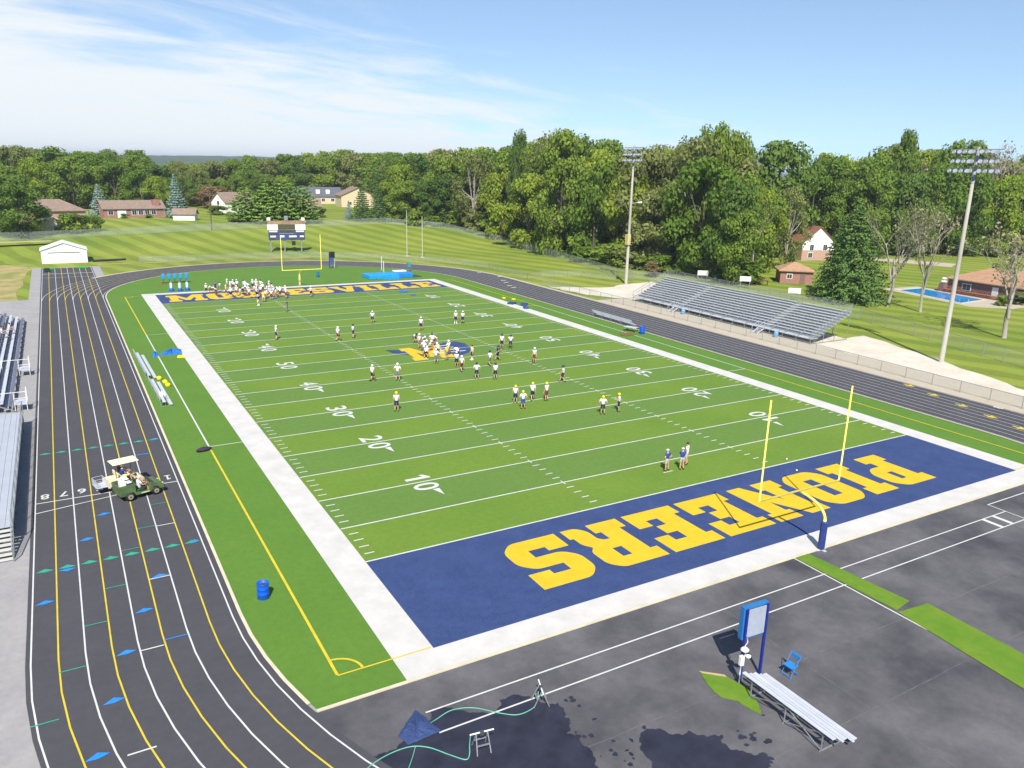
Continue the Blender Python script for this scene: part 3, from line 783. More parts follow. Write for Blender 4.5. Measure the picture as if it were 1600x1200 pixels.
# ------------------------------------------------------------ sideline equipment
def team_bench(loc, rz, L, label, back=True):
    t = thing('team_bench', label, 'bench', loc, rz, 'sideline benches')
    MB().box(-.2, 0, .42, .1, L, .46).build('seat', SILVER, t, bevel=.01)
    MB().box(.35, 0.05, .12, .65, L - .05, .15).build('foot_rest', SILVER, t, bevel=.01)
    if back: MB().box(-.40, 0, .62, -.36, L, .92).build('backrest', SILVER, t, bevel=.01)
    n = max(2, round(L / 2.4)); mb = None
    for k in range(n + 1):
        y = .15 + (L - .3) * k / n
        MB().bar((-.38, y, 0), (-.38, y, .9), .04, .04).bar((.05, y, 0), (.05, y, .42), .04, .04).bar((-.4, y, .03), (.65, y, .03), .04, .04).bar((.6, y, .03), (.6, y, .12), .03, .03).bar((-.38, y, .38), (.1, y, .38), .03, .03).build('leg_frame', GALV, t)
    return t
team_bench((-6.35, 54.9, 0), R(1), 11.0, 'far bench of the two on the left sideline, with a yellow helmet at its end')
team_bench((-6.15, 44.6, 0), R(1), 8.6, 'near bench of the two on the left sideline, with white bottles on it')
team_bench((57.1, 57.2, 0), R(0), 9.6, 'long silver bench by the track on the right sideline')
o = thing('equipment_cart', 'low grey wheeled cart standing beside the blue barrel on the right sideline', 'cart', (54.6, 54.6, 0), R(20))
MB().box(-.5, -.9, .55, .5, .9, .6).build('tray', SILVER, o, bevel=.01)
for sx in (-1, 1):
    for sy in (-1, 1): MB().bar((sx * .42, sy * .8, .12), (sx * .42, sy * .8, .55), .04, .04).build('leg', GALV, o)
    for sy in (-1, 1): MB().tube([(sx * .42 - .03, sy * .8, .1), (sx * .42 + .03, sy * .8, .1)], .1, 10).build('wheel', BLACK, o)
tag(MB().poly(jitter_poly([(51.6, 52.0), (53.6, 52.2), (53.7, 53.2), (52.4, 53.9), (51.5, 53.0)], .08, .4, 2), z0=.03, z1=.10).build('mat', mat('brown_mat', srgb(112, 84, 52), .9, var=.2, scale=3)), 'brown mat lying across the right sideline near the silver bench', 'mat')
HY = mat('yellow_helmet', srgb(224, 200, 10), .3, var=.03)
HW = mat('white_helmet', srgb(222, 222, 222), .3, var=.03)
HN = mat('navy_helmet', srgb(28, 36, 78), .3, var=.05)
FM = mat('facemask_grey', (.1, .1, .12), .5)
def helmet_mesh():
    mb = MB(); n, m_ = 14, 9
    for i in range(m_ + 1):
        a = math.pi * i / m_
        for k in range(n):
            t = 2 * math.pi * k / n
            mb.v.append((max(.02, math.sin(a)) * math.cos(t) * .12, max(.02, math.sin(a)) * math.sin(t) * .145, math.cos(a) * .135))
    for i in range(m_):
        for k in range(n):
            t = 2 * math.pi * (k + .5) / n; z = math.cos(math.pi * (i + .5) / m_)
            if z < .25 and math.sin(t) > .55: continue
            if z < -.75: continue
            mb.f.append((i * n + k, (i + 1) * n + k, (i + 1) * n + (k + 1) % n, i * n + (k + 1) % n)); mb.mi.append(0)
    return mb
HELM = {k: helmet_mesh().mesh('helmet', m, True) for k, m in (('y', HY), ('w', HW), ('n', HN))}
fmb = MB()
for z in (-.02, -.07, -.11): fmb.tube([(-.1, .06, z), (-.07, .16, z), (0, .19, z), (.07, .16, z), (.1, .06, z)], .008, 4)
fmb.tube([(0, .19, .0), (0, .19, -.11)], .008, 4)
FMESH = fmb.mesh('facemask', FM)
def loose_helmet(x, y, z, rz, key, label, group):
    t = thing('helmet', label, 'helmet', (x, y, z), rz, group)
    put('shell', HELM[key], t); put('facemask', FMESH, t); return t
for x, y, z, lab in ((-5.55, 54.6, .30, 'yellow helmet beside the far left bench, farthest of three'), (-5.2, 52.9, .30, 'yellow helmet between the two left sideline benches, middle of three'), (-5.1, 51.6, .30, 'yellow helmet beside the near left bench, nearest of three')):
    t = loose_helmet(x, y, z - .16, R(40), 'y', lab, 'yellow helmets by the left benches')
    t.scale = (1.9, 1.9, 1.7)
for i in range(9):
    x, y = -6.28 + .17 * (i % 3), 46.3 + .5 * (i // 3) + .1 * (i % 2)
    t = thing('water_bottle', 'white water bottle in the cluster on the near left bench', 'bottle', (x, y, .465), 0, 'white bottles on the near left bench')
    MB().lathe([(.05, 0), (.055, .02), (.055, .2), (.03, .25), (.03, .27)], 10).build('body', WHITEP, t, True)
    MB().lathe([(.03, .27), (.032, .31), (.012, .34)], 8).build('cap', WHITEP, t)
TARP = mat('blue_tarp', srgb(34, 98, 176), .6, var=.15, scale=2)
crumpled('tarp', 'crumpled blue tarp lying against the left white border near the benches', 'tarp', [(-4.3, 65.4), (-1.9, 65.0), (-1.7, 67.6), (-2.6, 68.0), (-3.9, 66.6)], .28, TARP, 8)
crumpled('bag', 'small round blue sack at the left end of the blue tarp', 'bag', [(-5.1, 64.9), (-4.45, 64.8), (-4.35, 66.3), (-5.0, 66.4)], .34, TARP, 9)
crumpled('bib_pile', 'small yellow pile of bibs beside the blue tarp', 'bib pile', [(-2.7, 63.4), (-1.9, 63.3), (-1.9, 64.2), (-2.6, 64.3)], .14, HY, 10)
for i, (x, y, w, h, c, lab) in enumerate(((51.6, 85.2, .5, .5, HY, 'small yellow bag beyond the right sideline, farther of two'), (52.5, 83.4, .5, .5, HY, 'small yellow bag beyond the right sideline, nearer of two'),
        (50.3, 80.2, 1.3, 1.1, BLUEPAD, 'navy blocking pad on the right border, farthest of three'), (51.7, 78.6, 1.5, 1.1, BLUEPAD, 'navy blocking pad on the right border, middle of three'), (50.3, 75.7, 1.2, .8, BLUEPAD, 'navy blocking pad on the right border, nearest of three'),
        (38.8, 98.2, 1.7, 1.2, TARP, 'flat blue pad by the letters of the far end zone'), (38.9, 94.3, .9, .8, TARP, 'small flat blue pad on the far turf'))):
    mb = MB().box(-w / 2, -h / 2, .03, w / 2, h / 2, .03 + (.25 if c is not TARP else .12))
    o = mb.build('bag' if c is HY else 'blocking_pad', c, bevel=.05); o.location = (x, y, 0); o.rotation_euler = (0, 0, .3 * i); tag(o, lab, 'bag' if c is HY else 'pad')

# landing pit, standards, training sled and dummies behind the far end line
t = thing('landing_mat', 'large bright blue pole vault landing mat behind the far end zone', 'landing mat', (43.0, 116.2, 0), R(2))
MB().box(-4.7, -1.6, .02, 1.6, 2.2, .82).build('mat_section', SKYBL, t, bevel=.08)
MB().box(1.65, -1.5, .02, 4.6, 2.1, .80).build('mat_section', mat('deep_sky_blue', srgb(20, 118, 205), .5, var=.1), t, bevel=.08)
MB().poly([(-1.2, -3.0), (1.0, -3.0), (1.4, -1.7), (-1.8, -1.7)], z0=.02, z1=.55).build('front_bun', SKYBL, t, bevel=.06)
MB().box(1.8, 1.2, .81, 4.4, 2.6, 1.05).build('cover_roll', WHITEP, t, bevel=.08)
MB().box(4.7, -1.6, .02, 6.4, 1.4, .14).build('rubber_edge', DARK, t)
for x, y, lab in ((45.6, 127.0, 'thin white vault standard behind the landing mat, farther left'), (43.0, 118.9, 'thin white vault standard at the back edge of the landing mat')):
    t = thing('vault_standard', lab, 'standard', (x, y, 0), 0, 'vault standards')
    MB().bar((0, 0, 0), (0, 0, 2.9), .09, .09).build('post', WHITEP, t); MB().box(-.35, -.25, .01, .35, .25, .08).build('base', GALV, t)
t = thing('small_flag', 'teal box on a stand beyond the landing mat', 'box', (50.3, 123.5, 0))
t['label'] = 'teal box on a thin stand beside the track beyond the landing mat'; t.name = 'equipment_box'
MB().box(-.35, -.3, .9, .35, .3, 1.9).build('box', mat('teal_box', srgb(60, 130, 150), .5), t, bevel=.02); MB().bar((0, 0, 0), (0, 0, .9), .08, .08).build('stand', GALV, t)
t = thing('blocking_sled', 'five man blocking sled with a row of light blue pads in the far left corner', 'sled', (5.2, 122.8, 0), R(4))
for i in range(5):
    p = MB().box(-.26, -.2, .75, .26, .12, 1.75).build('pad', SKYBL, t, bevel=.09); p.location = (-2.4 + i * .95, -.4 * (i * .3), 0)
    MB().bar((-2.4 + i * .95, .1, .15), (-2.4 + i * .95, -.0, 1.0), .07, .07).build('arm', DARK, t)
MB().bar((-2.7, .25, .12), (1.9, .25, .12), .12, .1).bar((-2.4, .2, .06), (-2.4, 1.6, .06), .1, .06).bar((1.4, .2, .06), (1.4, 1.6, .06), .1, .06).build('frame', DARK, t)
MB().bar((-3.6, -.9, .12), (-.6, -1.5, .12), .1, .1).build('skid', mat('rust_orange', srgb(150, 88, 50), .7), t)
for i, (x, y) in enumerate(((2.9, 113.2), (4.2, 112.8), (5.4, 113.0))):
    t = thing('tackling_dummy', ('left', 'middle', 'right')[i] + ' one of the three upright white and blue tackling dummies by the far left corner', 'dummy', (x, y, .01), .2 * i, 'upright tackling dummies')
    MB().lathe([(.36, 0), (.38, .04), (.36, .42), (.26, .5)], 14).build('base', BLUEPL, t, True)
    MB().lathe([(.22, .48), (.23, .6), (.21, 1.3), (.14, 1.42)], 12).build('cylinder', mat('pale_vinyl', srgb(178, 205, 216), .5), t, True)
    MB().lathe([(.14, 1.42), (.15, 1.5), (.06, 1.62)], 10).build('top', SKYBL, t, True)
def clock2(x, y):
    t = thing('play_clock', 'play clock with a black face on two blue posts beside the far track', 'sign', (x, y, 0), R(10))
    for s in (-1, 1): MB().bar((s * .58, 0, 0), (s * .58, 0, 3.4), .11, .12).build('post', BLUEP if s < 0 else SILVER, t)
    MB().box(-.62, -.2, 2.25, .62, -.08, 3.5).build('face', BLACK, t, bevel=.02)
    MB().box(-.5, -.1, 1.1, .5, .05, 2.2).build('lower_panel', mat('smoke_blue', srgb(70, 90, 130), .5), t, bevel=.02)
clock2(37.0, 133.5)
# ------------------------------------------------------------ people
SKIN = [mat('skin_light', srgb(196, 148, 120), .55, var=.05, scale=8), mat('skin_brown', srgb(124, 82, 60), .55, var=.06, scale=8)]
CLOTH = {'white': mat('white_cloth', srgb(214, 214, 218), .85, var=.08, scale=6), 'navy': mat('navy_cloth', srgb(30, 38, 74), .85, var=.15, scale=6),
         'blue': mat('blue_cloth', srgb(34, 66, 142), .85, var=.12, scale=6), 'khaki': mat('khaki_cloth', srgb(176, 166, 150), .85, var=.1, scale=6),
         'yellow': mat('yellow_cloth', srgb(226, 196, 20), .8, var=.08, scale=6), 'grey': mat('grey_cloth', srgb(112, 116, 128), .85, var=.12, scale=6),
         'dgreen': mat('dark_green_cloth', srgb(20, 64, 50), .85, var=.15, scale=6), 'black': mat('black_cloth', (.02, .02, .025), .85), 'red': mat('maroon_cloth', srgb(112, 50, 58), .85, var=.1, scale=6),
         'beige': mat('beige_cloth', srgb(214, 200, 150), .85, var=.08, scale=6)}
HAIR = mat('dark_hair', (.04, .025, .015), .8)
def skin_mesh(name, pts, edges, m, sub=1, roots=(0,)):
    me = bpy.data.meshes.new(name); me.from_pydata([p[:3] for p in pts], edges, [])
    ob = bpy.data.objects.new(name, me); COL.objects.link(ob)
    ob.modifiers.new('skin', 'SKIN').use_smooth_shade = True
    if sub: sb = ob.modifiers.new('sub', 'SUBSURF'); sb.levels = sub; sb.render_levels = sub
    for i, p in enumerate(pts):
        d = me.skin_vertices[0].data[i]; d.radius = (p[3], p[4] if len(p) > 4 else p[3]); d.use_root = i in roots
    bpy.context.view_layer.update()
    dg = bpy.context.evaluated_depsgraph_get()
    out = bpy.data.meshes.new_from_object(ob.evaluated_get(dg))
    bpy.data.objects.remove(ob); bpy.data.meshes.remove(me)
    out.materials.clear(); out.materials.append(m); out.name = name
    return out
def pose(kind):
    J = dict(pel=(0, 0, .95), wa=(0, 0, 1.10), ch=(0, .0, 1.33), nk=(0, 0, 1.50), hd=(0, .015, 1.64))
    for s, n in ((1, 'R'), (-1, 'L')):
        J['sh' + n] = (s * .185, 0, 1.42); J['el' + n] = (s * .25, -.04, 1.15); J['wr' + n] = (s * .27, .06, .91)
        J['hp' + n] = (s * .09, 0, .90); J['kn' + n] = (s * .12, .03, .50); J['an' + n] = (s * .13, -.03, .09)
    if kind == 'walk':
        J.update(knR=(.10, .17, .53), anR=(.10, .30, .12), knL=(-.10, .06, .50), anL=(-.10, -.26, .14), elR=(.24, -.16, 1.18), wrR=(.22, -.12, .94), elL=(-.24, .06, 1.16), wrL=(-.20, .28, 1.05))
    if kind == 'hips':
        J.update(elR=(.38, -.10, 1.17), wrR=(.20, .05, 1.02), elL=(-.38, -.10, 1.17), wrL=(-.20, .05, 1.02), knR=(.15, .02, .5), anR=(.18, -.02, .09))
    if kind == 'hold':
        J.update(elR=(.24, .06, 1.15), wrR=(.10, .28, 1.20), elL=(-.24, .06, 1.15), wrL=(-.08, .28, 1.16))
    if kind == 'bend':
        J.update(pel=(0, -.22, .74), wa=(0, -.10, .86), ch=(0, .10, 1.02), nk=(0, .27, 1.10), hd=(0, .38, 1.16))
        for s, n in ((1, 'R'), (-1, 'L')):
            J['sh' + n] = (s * .185, .2, 1.04); J['el' + n] = (s * .24, .24, .78); J['wr' + n] = (s * .16, .32, .56)
            J['hp' + n] = (s * .10, -.22, .72); J['kn' + n] = (s * .18, .12, .48); J['an' + n] = (s * .18, -.12, .09)
    if kind == 'squat':
        J.update(pel=(0, -.2, .42), wa=(0, -.12, .55), ch=(0, .0, .78), nk=(0, .08, .93), hd=(0, .12, 1.06))
        for s, n in ((1, 'R'), (-1, 'L')):
            J['sh' + n] = (s * .185, .05, .86); J['el' + n] = (s * .25, .16, .62); J['wr' + n] = (s * .14, .36, .60)
            J['hp' + n] = (s * .10, -.2, .40); J['kn' + n] = (s * .18, .22, .50); J['an' + n] = (s * .16, .0, .09)
    if kind == 'sit':
        J.update(pel=(0, 0, .12), wa=(0, -.02, .26), ch=(0, -.03, .48), nk=(0, 0, .65), hd=(0, .03, .79))
        for s, n in ((1, 'R'), (-1, 'L')):
            J['sh' + n] = (s * .185, -.02, .57); J['el' + n] = (s * .25, .12, .34); J['wr' + n] = (s * .15, .36, .36)
            J['hp' + n] = (s * .10, .02, .10); J['kn' + n] = (s * .13, .44, .13); J['an' + n] = (s * .12, .50, -.30)
    return {k: Vector(v) for k, v in J.items()}
_pc = {}
def person_parts(kind, skin, top, bottom, sock, headgear, longp, pads):
    key = (kind, skin, top, bottom, sock, headgear, longp, pads)
    if key in _pc: return _pc[key]
    J = pose(kind); P = []; E = []
    def v(p, r, r2=None): P.append((p.x, p.y, p.z, r, r2 or r)); return len(P) - 1
    def e(a, b): E.append((a, b)); return b
    pel = v(J['pel'], .125, .10); wa = e(pel, v(J['wa'], .12, .095)); ch = e(wa, v(J['ch'], .145, .105)); nk = e(ch, v(J['nk'], .052)); up = (J['hd'] - J['nk']).normalized()
    h1 = e(nk, v(J['nk'] + up * .09, .062)); h2 = e(h1, v(J['hd'] + up * .03, .088)); h3 = e(h2, v(J['hd'] + up * .11, .055))
    fwd = Vector((0, 1, 0)) if abs(up.y) < .5 else Vector((0, .75, -.65))
    e(h1 if False else h2, v(J['hd'] - up * .005 + fwd * .095, .014))
    for s, n in ((1, 'R'), (-1, 'L')):
        sh = e(ch, v(J['sh' + n], .058)); el = e(sh, v(J['el' + n], .042)); wr = e(el, v(J['wr' + n], .026))
        d = (J['wr' + n] - J['el' + n]).normalized(); sd_ = d.cross(Vector((1, 0, 0))); sd_ = sd_.normalized() if sd_.length > .2 else Vector((0, 1, 0))
        pc = J['wr' + n] + d * .07; pm = e(wr, v(pc, .032, .02))
        inn = d.cross(sd_).normalized() * -s
        for k, (off, ln) in enumerate(((-.030, .078), (-.010, .088), (.010, .082), (.030, .066))):
            b_ = e(pm, v(pc + sd_ * off + d * .03, .0095)); c_ = e(b_, v(pc + sd_ * off * 1.15 + d * (.03 + ln * .55) + inn * .008, .0085)); e(c_, v(pc + sd_ * off * 1.2 + d * (.03 + ln * .95) + inn * .03, .007))
        tb = e(wr, v(J['wr' + n] + d * .035 - sd_ * .038, .011)); e(tb, v(J['wr' + n] + d * .08 - sd_ * .055 + inn * .012, .009))
        hp = e(pel, v(J['hp' + n], .085)); kn = e(hp, v(J['kn' + n], .055)); an = e(kn, v(J['an' + n], .036))
        f = Vector((s * .12, 1, 0)).normalized(); e(an, v(J['an' + n] + f * .17 - Vector((0, 0, .045)), .03))
    parts = [('body', skin_mesh('body', P, E, SKIN[skin]), [])]
    ex = .05 if pads else .018
    dn = (J['pel'] - J['wa']).normalized()
    jp = [(*(J['pel'] + dn * .06), .158, .132), (*J['wa'], .152, .125), (*J['ch'], .165 + ex, .125 + ex * .5), (*(J['ch'] + (J['nk'] - J['ch']) * .62), .10 + ex * .5, .09)]
    je = [(0, 1), (1, 2), (2, 3)]
    for s, n in ((1, 'R'), (-1, 'L')):
        k = len(jp); jp += [(*J['sh' + n], .078 + ex * .6), (*(J['sh' + n] + (J['el' + n] - J['sh' + n]) * (.9 if longp == 2 else .62)), .062 + ex * .3)]; je += [(2, k), (k, k + 1)]
    parts.append(('jersey', skin_mesh('jersey', jp, je, CLOTH[top]), []))
    sp = [(*(J['pel'] + (J['wa'] - J['pel']) * .8), .148, .118), (*J['pel'], .152, .125)]; se = [(0, 1)]
    for s, n in ((1, 'R'), (-1, 'L')):
        k = len(sp); fr_ = .98
        sp += [(*J['hp' + n], .108), (*(J['hp' + n] + (J['kn' + n] - J['hp' + n]) * fr_), .088 if not longp else .072)]; se += [(1, k), (k, k + 1)]
        if longp: sp.append((*(J['kn' + n] + (J['an' + n] - J['kn' + n]) * .85), .055)); se.append((k + 1, k + 2))
    parts.append(('trousers' if longp else 'shorts', skin_mesh('shorts', sp, se, CLOTH[bottom]), []))
    for s, n in ((1, 'R'), (-1, 'L')):
        f = Vector((s * .12, 1, 0)).normalized(); a = J['an' + n]
        mb = MB(); mb.tube([a + Vector((0, -.06, -.03)), a + Vector((0, -.05, -.035)), a + f * .08 - Vector((0, 0, .045)), a + f * .19 - Vector((0, 0, .055)), a + f * .22 - Vector((0, 0, .055))], [.02, .048, .048, .04, .015], 8)
        parts.append(('shoe', mb.mesh('shoe', CLOTH['white' if sock == 'white' else 'black'], True), []))
        if sock:
            mb = MB(); mb.tube([a + Vector((0, 0, -.01)), a + (J['kn' + n] - a) * (.35 if longp else .45)], [.046, .056], 8); parts.append(('sock', mb.mesh('sock', CLOTH[sock], True), []))
    eyes = MB()
    sidev = up.cross(fwd).normalized()
    for s in (-1, 1): c = J['hd'] + up * .025 + fwd * .082 + sidev * s * .032; eyes.ball(tuple(c), .011, n=6, m=4)
    parts.append(('eyes', eyes.mesh('eyes', BLACK, True), []))
    hq = up.to_track_quat('Z', 'Y') if False else Vector((0, 0, 1)).rotation_difference(up)
    hm = Matrix.Translation(J['hd'] + up * .035) @ hq.to_matrix().to_4x4()
    if headgear in 'ywn': parts.append(('helmet', HELM[headgear], [('facemask', FMESH)], hm))
    elif headgear == 'c':
        mb = MB(); mb.lathe([(.104, .0), (.105, .04), (.08, .085), (.03, .1)], 14); mb.poly([(-.07, .06), (.07, .06), (.05, .18), (-.05, .18)], z0=.0, z1=.012)
        parts.append(('cap', mb.mesh('cap', CLOTH['white'], True), [], hm))
    else:
        mb = MB(); n, m_ = 12, 7
        mb.ball((0, -.018, .02), .096, .10, .088, 12, 7)
        parts.append(('hair', mb.mesh('hair', HAIR, True), [], hm))
    _pc[key] = parts
    return parts
PN = [0]
def person(x, y, face, label, group=None, kind='stand', top='white', bottom='navy', sock='', head='w', longp=0, skin=0, pads=True, z=.03, sc=None, cat='person'):
    """face: compass direction the person looks, degrees clockwise from +Y"""
    rr = random.Random(PN[0]); PN[0] += 1
    t = thing('person', label, cat, (x, y, z), -R(face), group)
    s = sc or rr.uniform(.96, 1.05); t.scale = (s * 1.04, s * 1.04, s)
    for it in person_parts(kind, skin, top, bottom, sock, head, longp, pads):
        o = put(it[0], it[1], t)
        if len(it) > 3: o.matrix_local = it[3]
        for nm_, me_ in it[2]: put(nm_, me_, o)
    return t
GP = 'players training on the field'
people = [
 (11.9, 34.3, 20, 'player in yellow helmet standing alone on the left hash marks', dict(head='y')),
 (13.5, 44.9, 60, 'player in white jersey and maroon socks left of the hash marks, nearer the big 50', dict(kind='walk', sock='red')),
 (15.9, 44.0, 40, 'player in white jersey standing on the left hash marks with arms wide', dict(kind='hips', bottom='grey')),
 (22.6, 30.0, 10, 'player in yellow helmet nearest the viewer in the group of four at centre', dict(head='y', bottom='blue', kind='hips')),
 (22.9, 31.9, 40, 'player in yellow helmet half hidden behind the front player of the group of four', dict(head='y')),
 (24.8, 31.9, 30, 'player in yellow helmet on the right of the trio at centre with one leg forward', dict(head='y', kind='walk')),
 (26.0, 31.3, 340, 'player in yellow helmet standing a few steps right of the trio at centre', dict(head='y', bottom='red')),
 (28.3, 25.4, 30, 'player in yellow helmet with legs apart, left one of the pair near the coaches', dict(head='y', kind='hips')),
 (30.2, 25.5, 300, 'slim player in yellow helmet, right one of the pair near the coaches', dict(head='y', kind='hold', skin=0)),
 (31.2, 36.3, 300, 'player in white jersey with dark helmet alone by the right hash marks', dict(head='n', kind='walk')),
 (32.8, 44.6, 250, 'player in white shirt with red socks alone on the right hash marks', dict(head='w', bottom='red', sock='')),
 (23.6, 41.2, 10, 'player in white jersey seen from behind, left of the pair below the emblem', dict(head='n', kind='hips')),
 (25.3, 40.2, 10, 'player in white jersey seen from behind, right of the pair below the emblem', dict(head='n')),
 (27.5, 45.5, 350, 'player in white jersey and grey shorts walking right of the emblem', dict(head='n', bottom='grey', kind='walk')),
 (29.6, 47.4, 270, 'person in dark navy top running right of the emblem', dict(top='navy', head='n', kind='walk')),
 (32.9, 52.4, 230, 'player in white jersey, left of the pair standing on the far right hash marks', dict(head='n')),
 (33.9, 52.0, 210, 'player with hands on hips, right of the pair on the far hash marks', dict(head='n', kind='hips', skin=1)),
 (23.5, 44.5, 0, 'player in maroon shorts in front of the huddle at the emblem', dict(bottom='red', head='w', kind='walk', skin=0)),
 (23.9, 46.6, 200, 'player in white jersey just behind the one in maroon shorts', dict(head='w', kind='hold')),
 (26.9, 48.7, 270, 'person in beige shirt standing right of the blue emblem', dict(top='beige', head='h', kind='stand', sock='white', pads=False)),
 (24.3, 49.9, 340, 'coach in bright yellow shirt watching the huddle at the emblem', dict(top='yellow', bottom='grey', head='c', pads=False)),
 (22.5, 49.0, 30, 'player in white jersey standing over the lower part of the emblem', dict(head='w', kind='hips', bottom='grey')),
 (28.2, 66.3, 220, 'player in white jersey alone beyond the emblem', dict(head='w')),
 (34.6, 68.8, 220, 'player in white jersey beyond the emblem, left of the far pair', dict(head='w', sock='white')),
 (35.5, 68.4, 200, 'player in white jersey beyond the emblem, right of the far pair', dict(head='w', kind='hold', sock='navy')),
 (18.5, 65.6, 90, 'player in white jersey right of the far pair by the left hash marks', dict(head='n', kind='hips')),
 (16.2, 64.6, 60, 'player in white jersey, left of the far pair by the left hash marks', dict(head='w', kind='walk', bottom='red')),
 (9.5, 68.4, 90, 'player in white jersey alone between the left numbers and the hash marks', dict(head='w', kind='stand')),
 (24.1, 73.8, 200, 'player in white jersey alone deep in the middle of the field', dict(head='w', kind='hips')),
 (22.6, 98.9, 160, 'player in white jersey alone in front of the far end zone lettering', dict(head='w')),
 (15.6, 87.0, 300, 'coach in navy shirt and grey trousers watching the crowd of players in the far corner', dict(top='navy', bottom='grey', head='h', longp=1, pads=False)),
 (24.4, 12.1, 350, 'coach in white cap and blue shirt, left of the three near the end zone', dict(top='blue', bottom='khaki', head='c', pads=False, kind='hips', longp=0)),
 (25.6, 11.8, 20, 'coach in white cap and blue shirt, middle of the three near the end zone', dict(top='blue', bottom='khaki', head='c', pads=False, kind='hold')),
 (26.6, 12.4, 330, 'coach without cap in a white shirt, right of the three near the end zone', dict(top='white', bottom='khaki', head='h', pads=False, kind='stand')),
]
for x, y, fc, lab, kw in people:
    person(x, y, fc, lab, GP if 'coach' not in lab else 'coaches', **{**dict(bottom='navy'), **kw})
huddle = [(24.5, 59.7), (23.9, 56.9), (23.9, 55.7), (24.6, 55.2), (25.4, 56.5), (26.2, 57.3), (22.6, 51.9), (25.6, 52.2), (25.9, 50.6), (25.0, 54.0), (22.9, 53.2), (24.9, 57.9)]
for i, (x, y) in enumerate(huddle):
    fc = math.degrees(math.atan2(24.9 - x, 54.8 - y)) % 360
    person(x, y, fc, 'player in white jersey in the tight huddle over the midfield emblem', 'players in the midfield huddle', kind=('bend', 'stand', 'bend', 'squat', 'hips', 'bend')[i % 6], head='nwww'[i % 4], bottom=('navy', 'grey', 'red')[i % 3], skin=i % 5 == 2)
crowd = [(11.6, 111.3), (12.5, 110.9), (13.1, 110.7), (14.2, 110.3), (14.9, 110.0), (15.7, 110.5), (16.1, 109.5), (16.8, 109.3), (17.6, 106.6),
 (7.7, 108.3), (8.4, 108.0), (10.1, 109.6), (11.6, 108.4), (10.6, 102.9), (11.7, 103.9), (11.9, 101.9), (13.2, 106.2), (13.5, 103.9), (13.1, 100.9), (14.6, 104.1), (14.4, 101.4), (15.4, 103.1),
 (15.3, 99.6), (16.5, 103.4), (16.3, 100.9), (16.0, 98.2), (17.1, 101.5), (17.0, 99.3), (18.2, 102.6), (17.9, 100.4), (18.5, 99.0), (12.4, 108.9), (15.5, 106.5), (16.4, 106.0), (9.0, 107.0), (17.6, 104.6), (19.0, 101.3), (14.0, 108.4)]
for i, (x, y) in enumerate(crowd):
    back = y > 106
    person(x, y, (100 + 47 * i) % 360, 'player in white jersey in the crowd on the letters of the far end zone' if not back else 'player in white jersey in the row along the far white border', 'players on the far end zone letters' if not back else 'players along the far border',
           kind=('stand', 'hips', 'walk', 'stand', 'bend', 'hold')[i % 6], head='wwwn'[i % 4], bottom=('navy', 'navy', 'red', 'grey')[i % 4], skin=i % 6 == 4)
person(9.3, 109.2, 150, 'person in bright blue top among the players at the left end of the far border', top='blue', kind='stand', head='h', pads=False, bottom='navy')
person(12.9, 93.5, 320, 'coach in beige shorts and white socks standing in front of the far crowd', 'coaches', top='navy', bottom='beige', head='c', pads=False, sock='white')
person(14.4, 96.7, 20, 'person in yellow vest standing at the front of the far crowd', top='yellow', bottom='beige', head='h', pads=False)
person(10.3, 105.3, 90, 'player in yellow vest at the left side of the far crowd', top='yellow', bottom='navy', head='w')

# ------------------------------------------------------------ vehicles on the track
def wheel(parent, x, y, r, w):
    wh = MB(); wh.tube([(x - w / 2, y, r), (x - w * .35, y, r), (x + w * .35, y, r), (x + w / 2, y, r)], [r * .86, r, r, r * .86], 18)
    o = MB().build('wheel', BLACK, parent) if False else wh.build('wheel', BLACK, parent, True)
    rm = MB(); s = 1 if x > 0 else -1
    rm.tube([(x + s * w * .40, y, r), (x + s * (w / 2 + .012), y, r)], r * .58, 14); rm.build('rim', mat('rim_tan', srgb(140, 138, 118), .5), o)
    rm = MB().tube([(x + s * (w / 2 + .008), y, r), (x + s * (w / 2 + .03), y, r)], r * .2, 10); rm.build('hub_cap', DARK, o)
    return o
OLIVE = mat('olive_paint', srgb(92, 112, 66), .5, var=.15, scale=2.5, col2=srgb(60, 84, 52))
t = thing('utility_cart', 'olive green open utility cart with coolers in its rear bed', 'utility cart', (-10.08, 24.65, .02), R(-74))
# local +y is forward
body = MB().poly([(-1.40, .42), (-1.42, .95), (-.42, .95), (-.42, .50), (.45, .42), (.62, .86), (1.15, .80), (1.38, .62), (1.40, .36), (1.12, .36), (.98, .58), (.72, .58), (.55, .30), (-.42, .30), (-.58, .56), (-.98, .56), (-1.12, .40)], z0=-.64, z1=.64)
body.v = [(v[2], v[0], v[1]) for v in body.v]
bb = MB(); bb.v = body.v; bb.f = body.f; bb.mi = body.mi
ob = bb.build('body', OLIVE, t, bevel=.03)
MB().box(-.60, -1.38, .955, .60, -.46, .975).build('bed_liner', DARK, t)
br = MB().box(-.66, -1.44, .9, -.60, -.42, 1.12).box(.60, -1.44, .9, .66, -.42, 1.12).box(-.60, -1.44, .9, .60, -1.39, 1.12).box(-.60, -.47, .9, .60, -.42, 1.12)
br.build('bed_side', OLIVE, t, bevel=.015)
MB().box(-.58, -.35, .50, .58, .18, .62).build('seat', mat('dark_green_vinyl', srgb(24, 66, 48), .5), t, bevel=.04)
MB().box(-.58, -.46, .66, .58, -.36, 1.08).build('backrest', mat('dark_green_vinyl', srgb(24, 66, 48), .5), t, bevel=.04)
MB().tube([(.3, .62, .86), (.3, .42, 1.02)], .02, 6).build('steering_column', DARK, t)
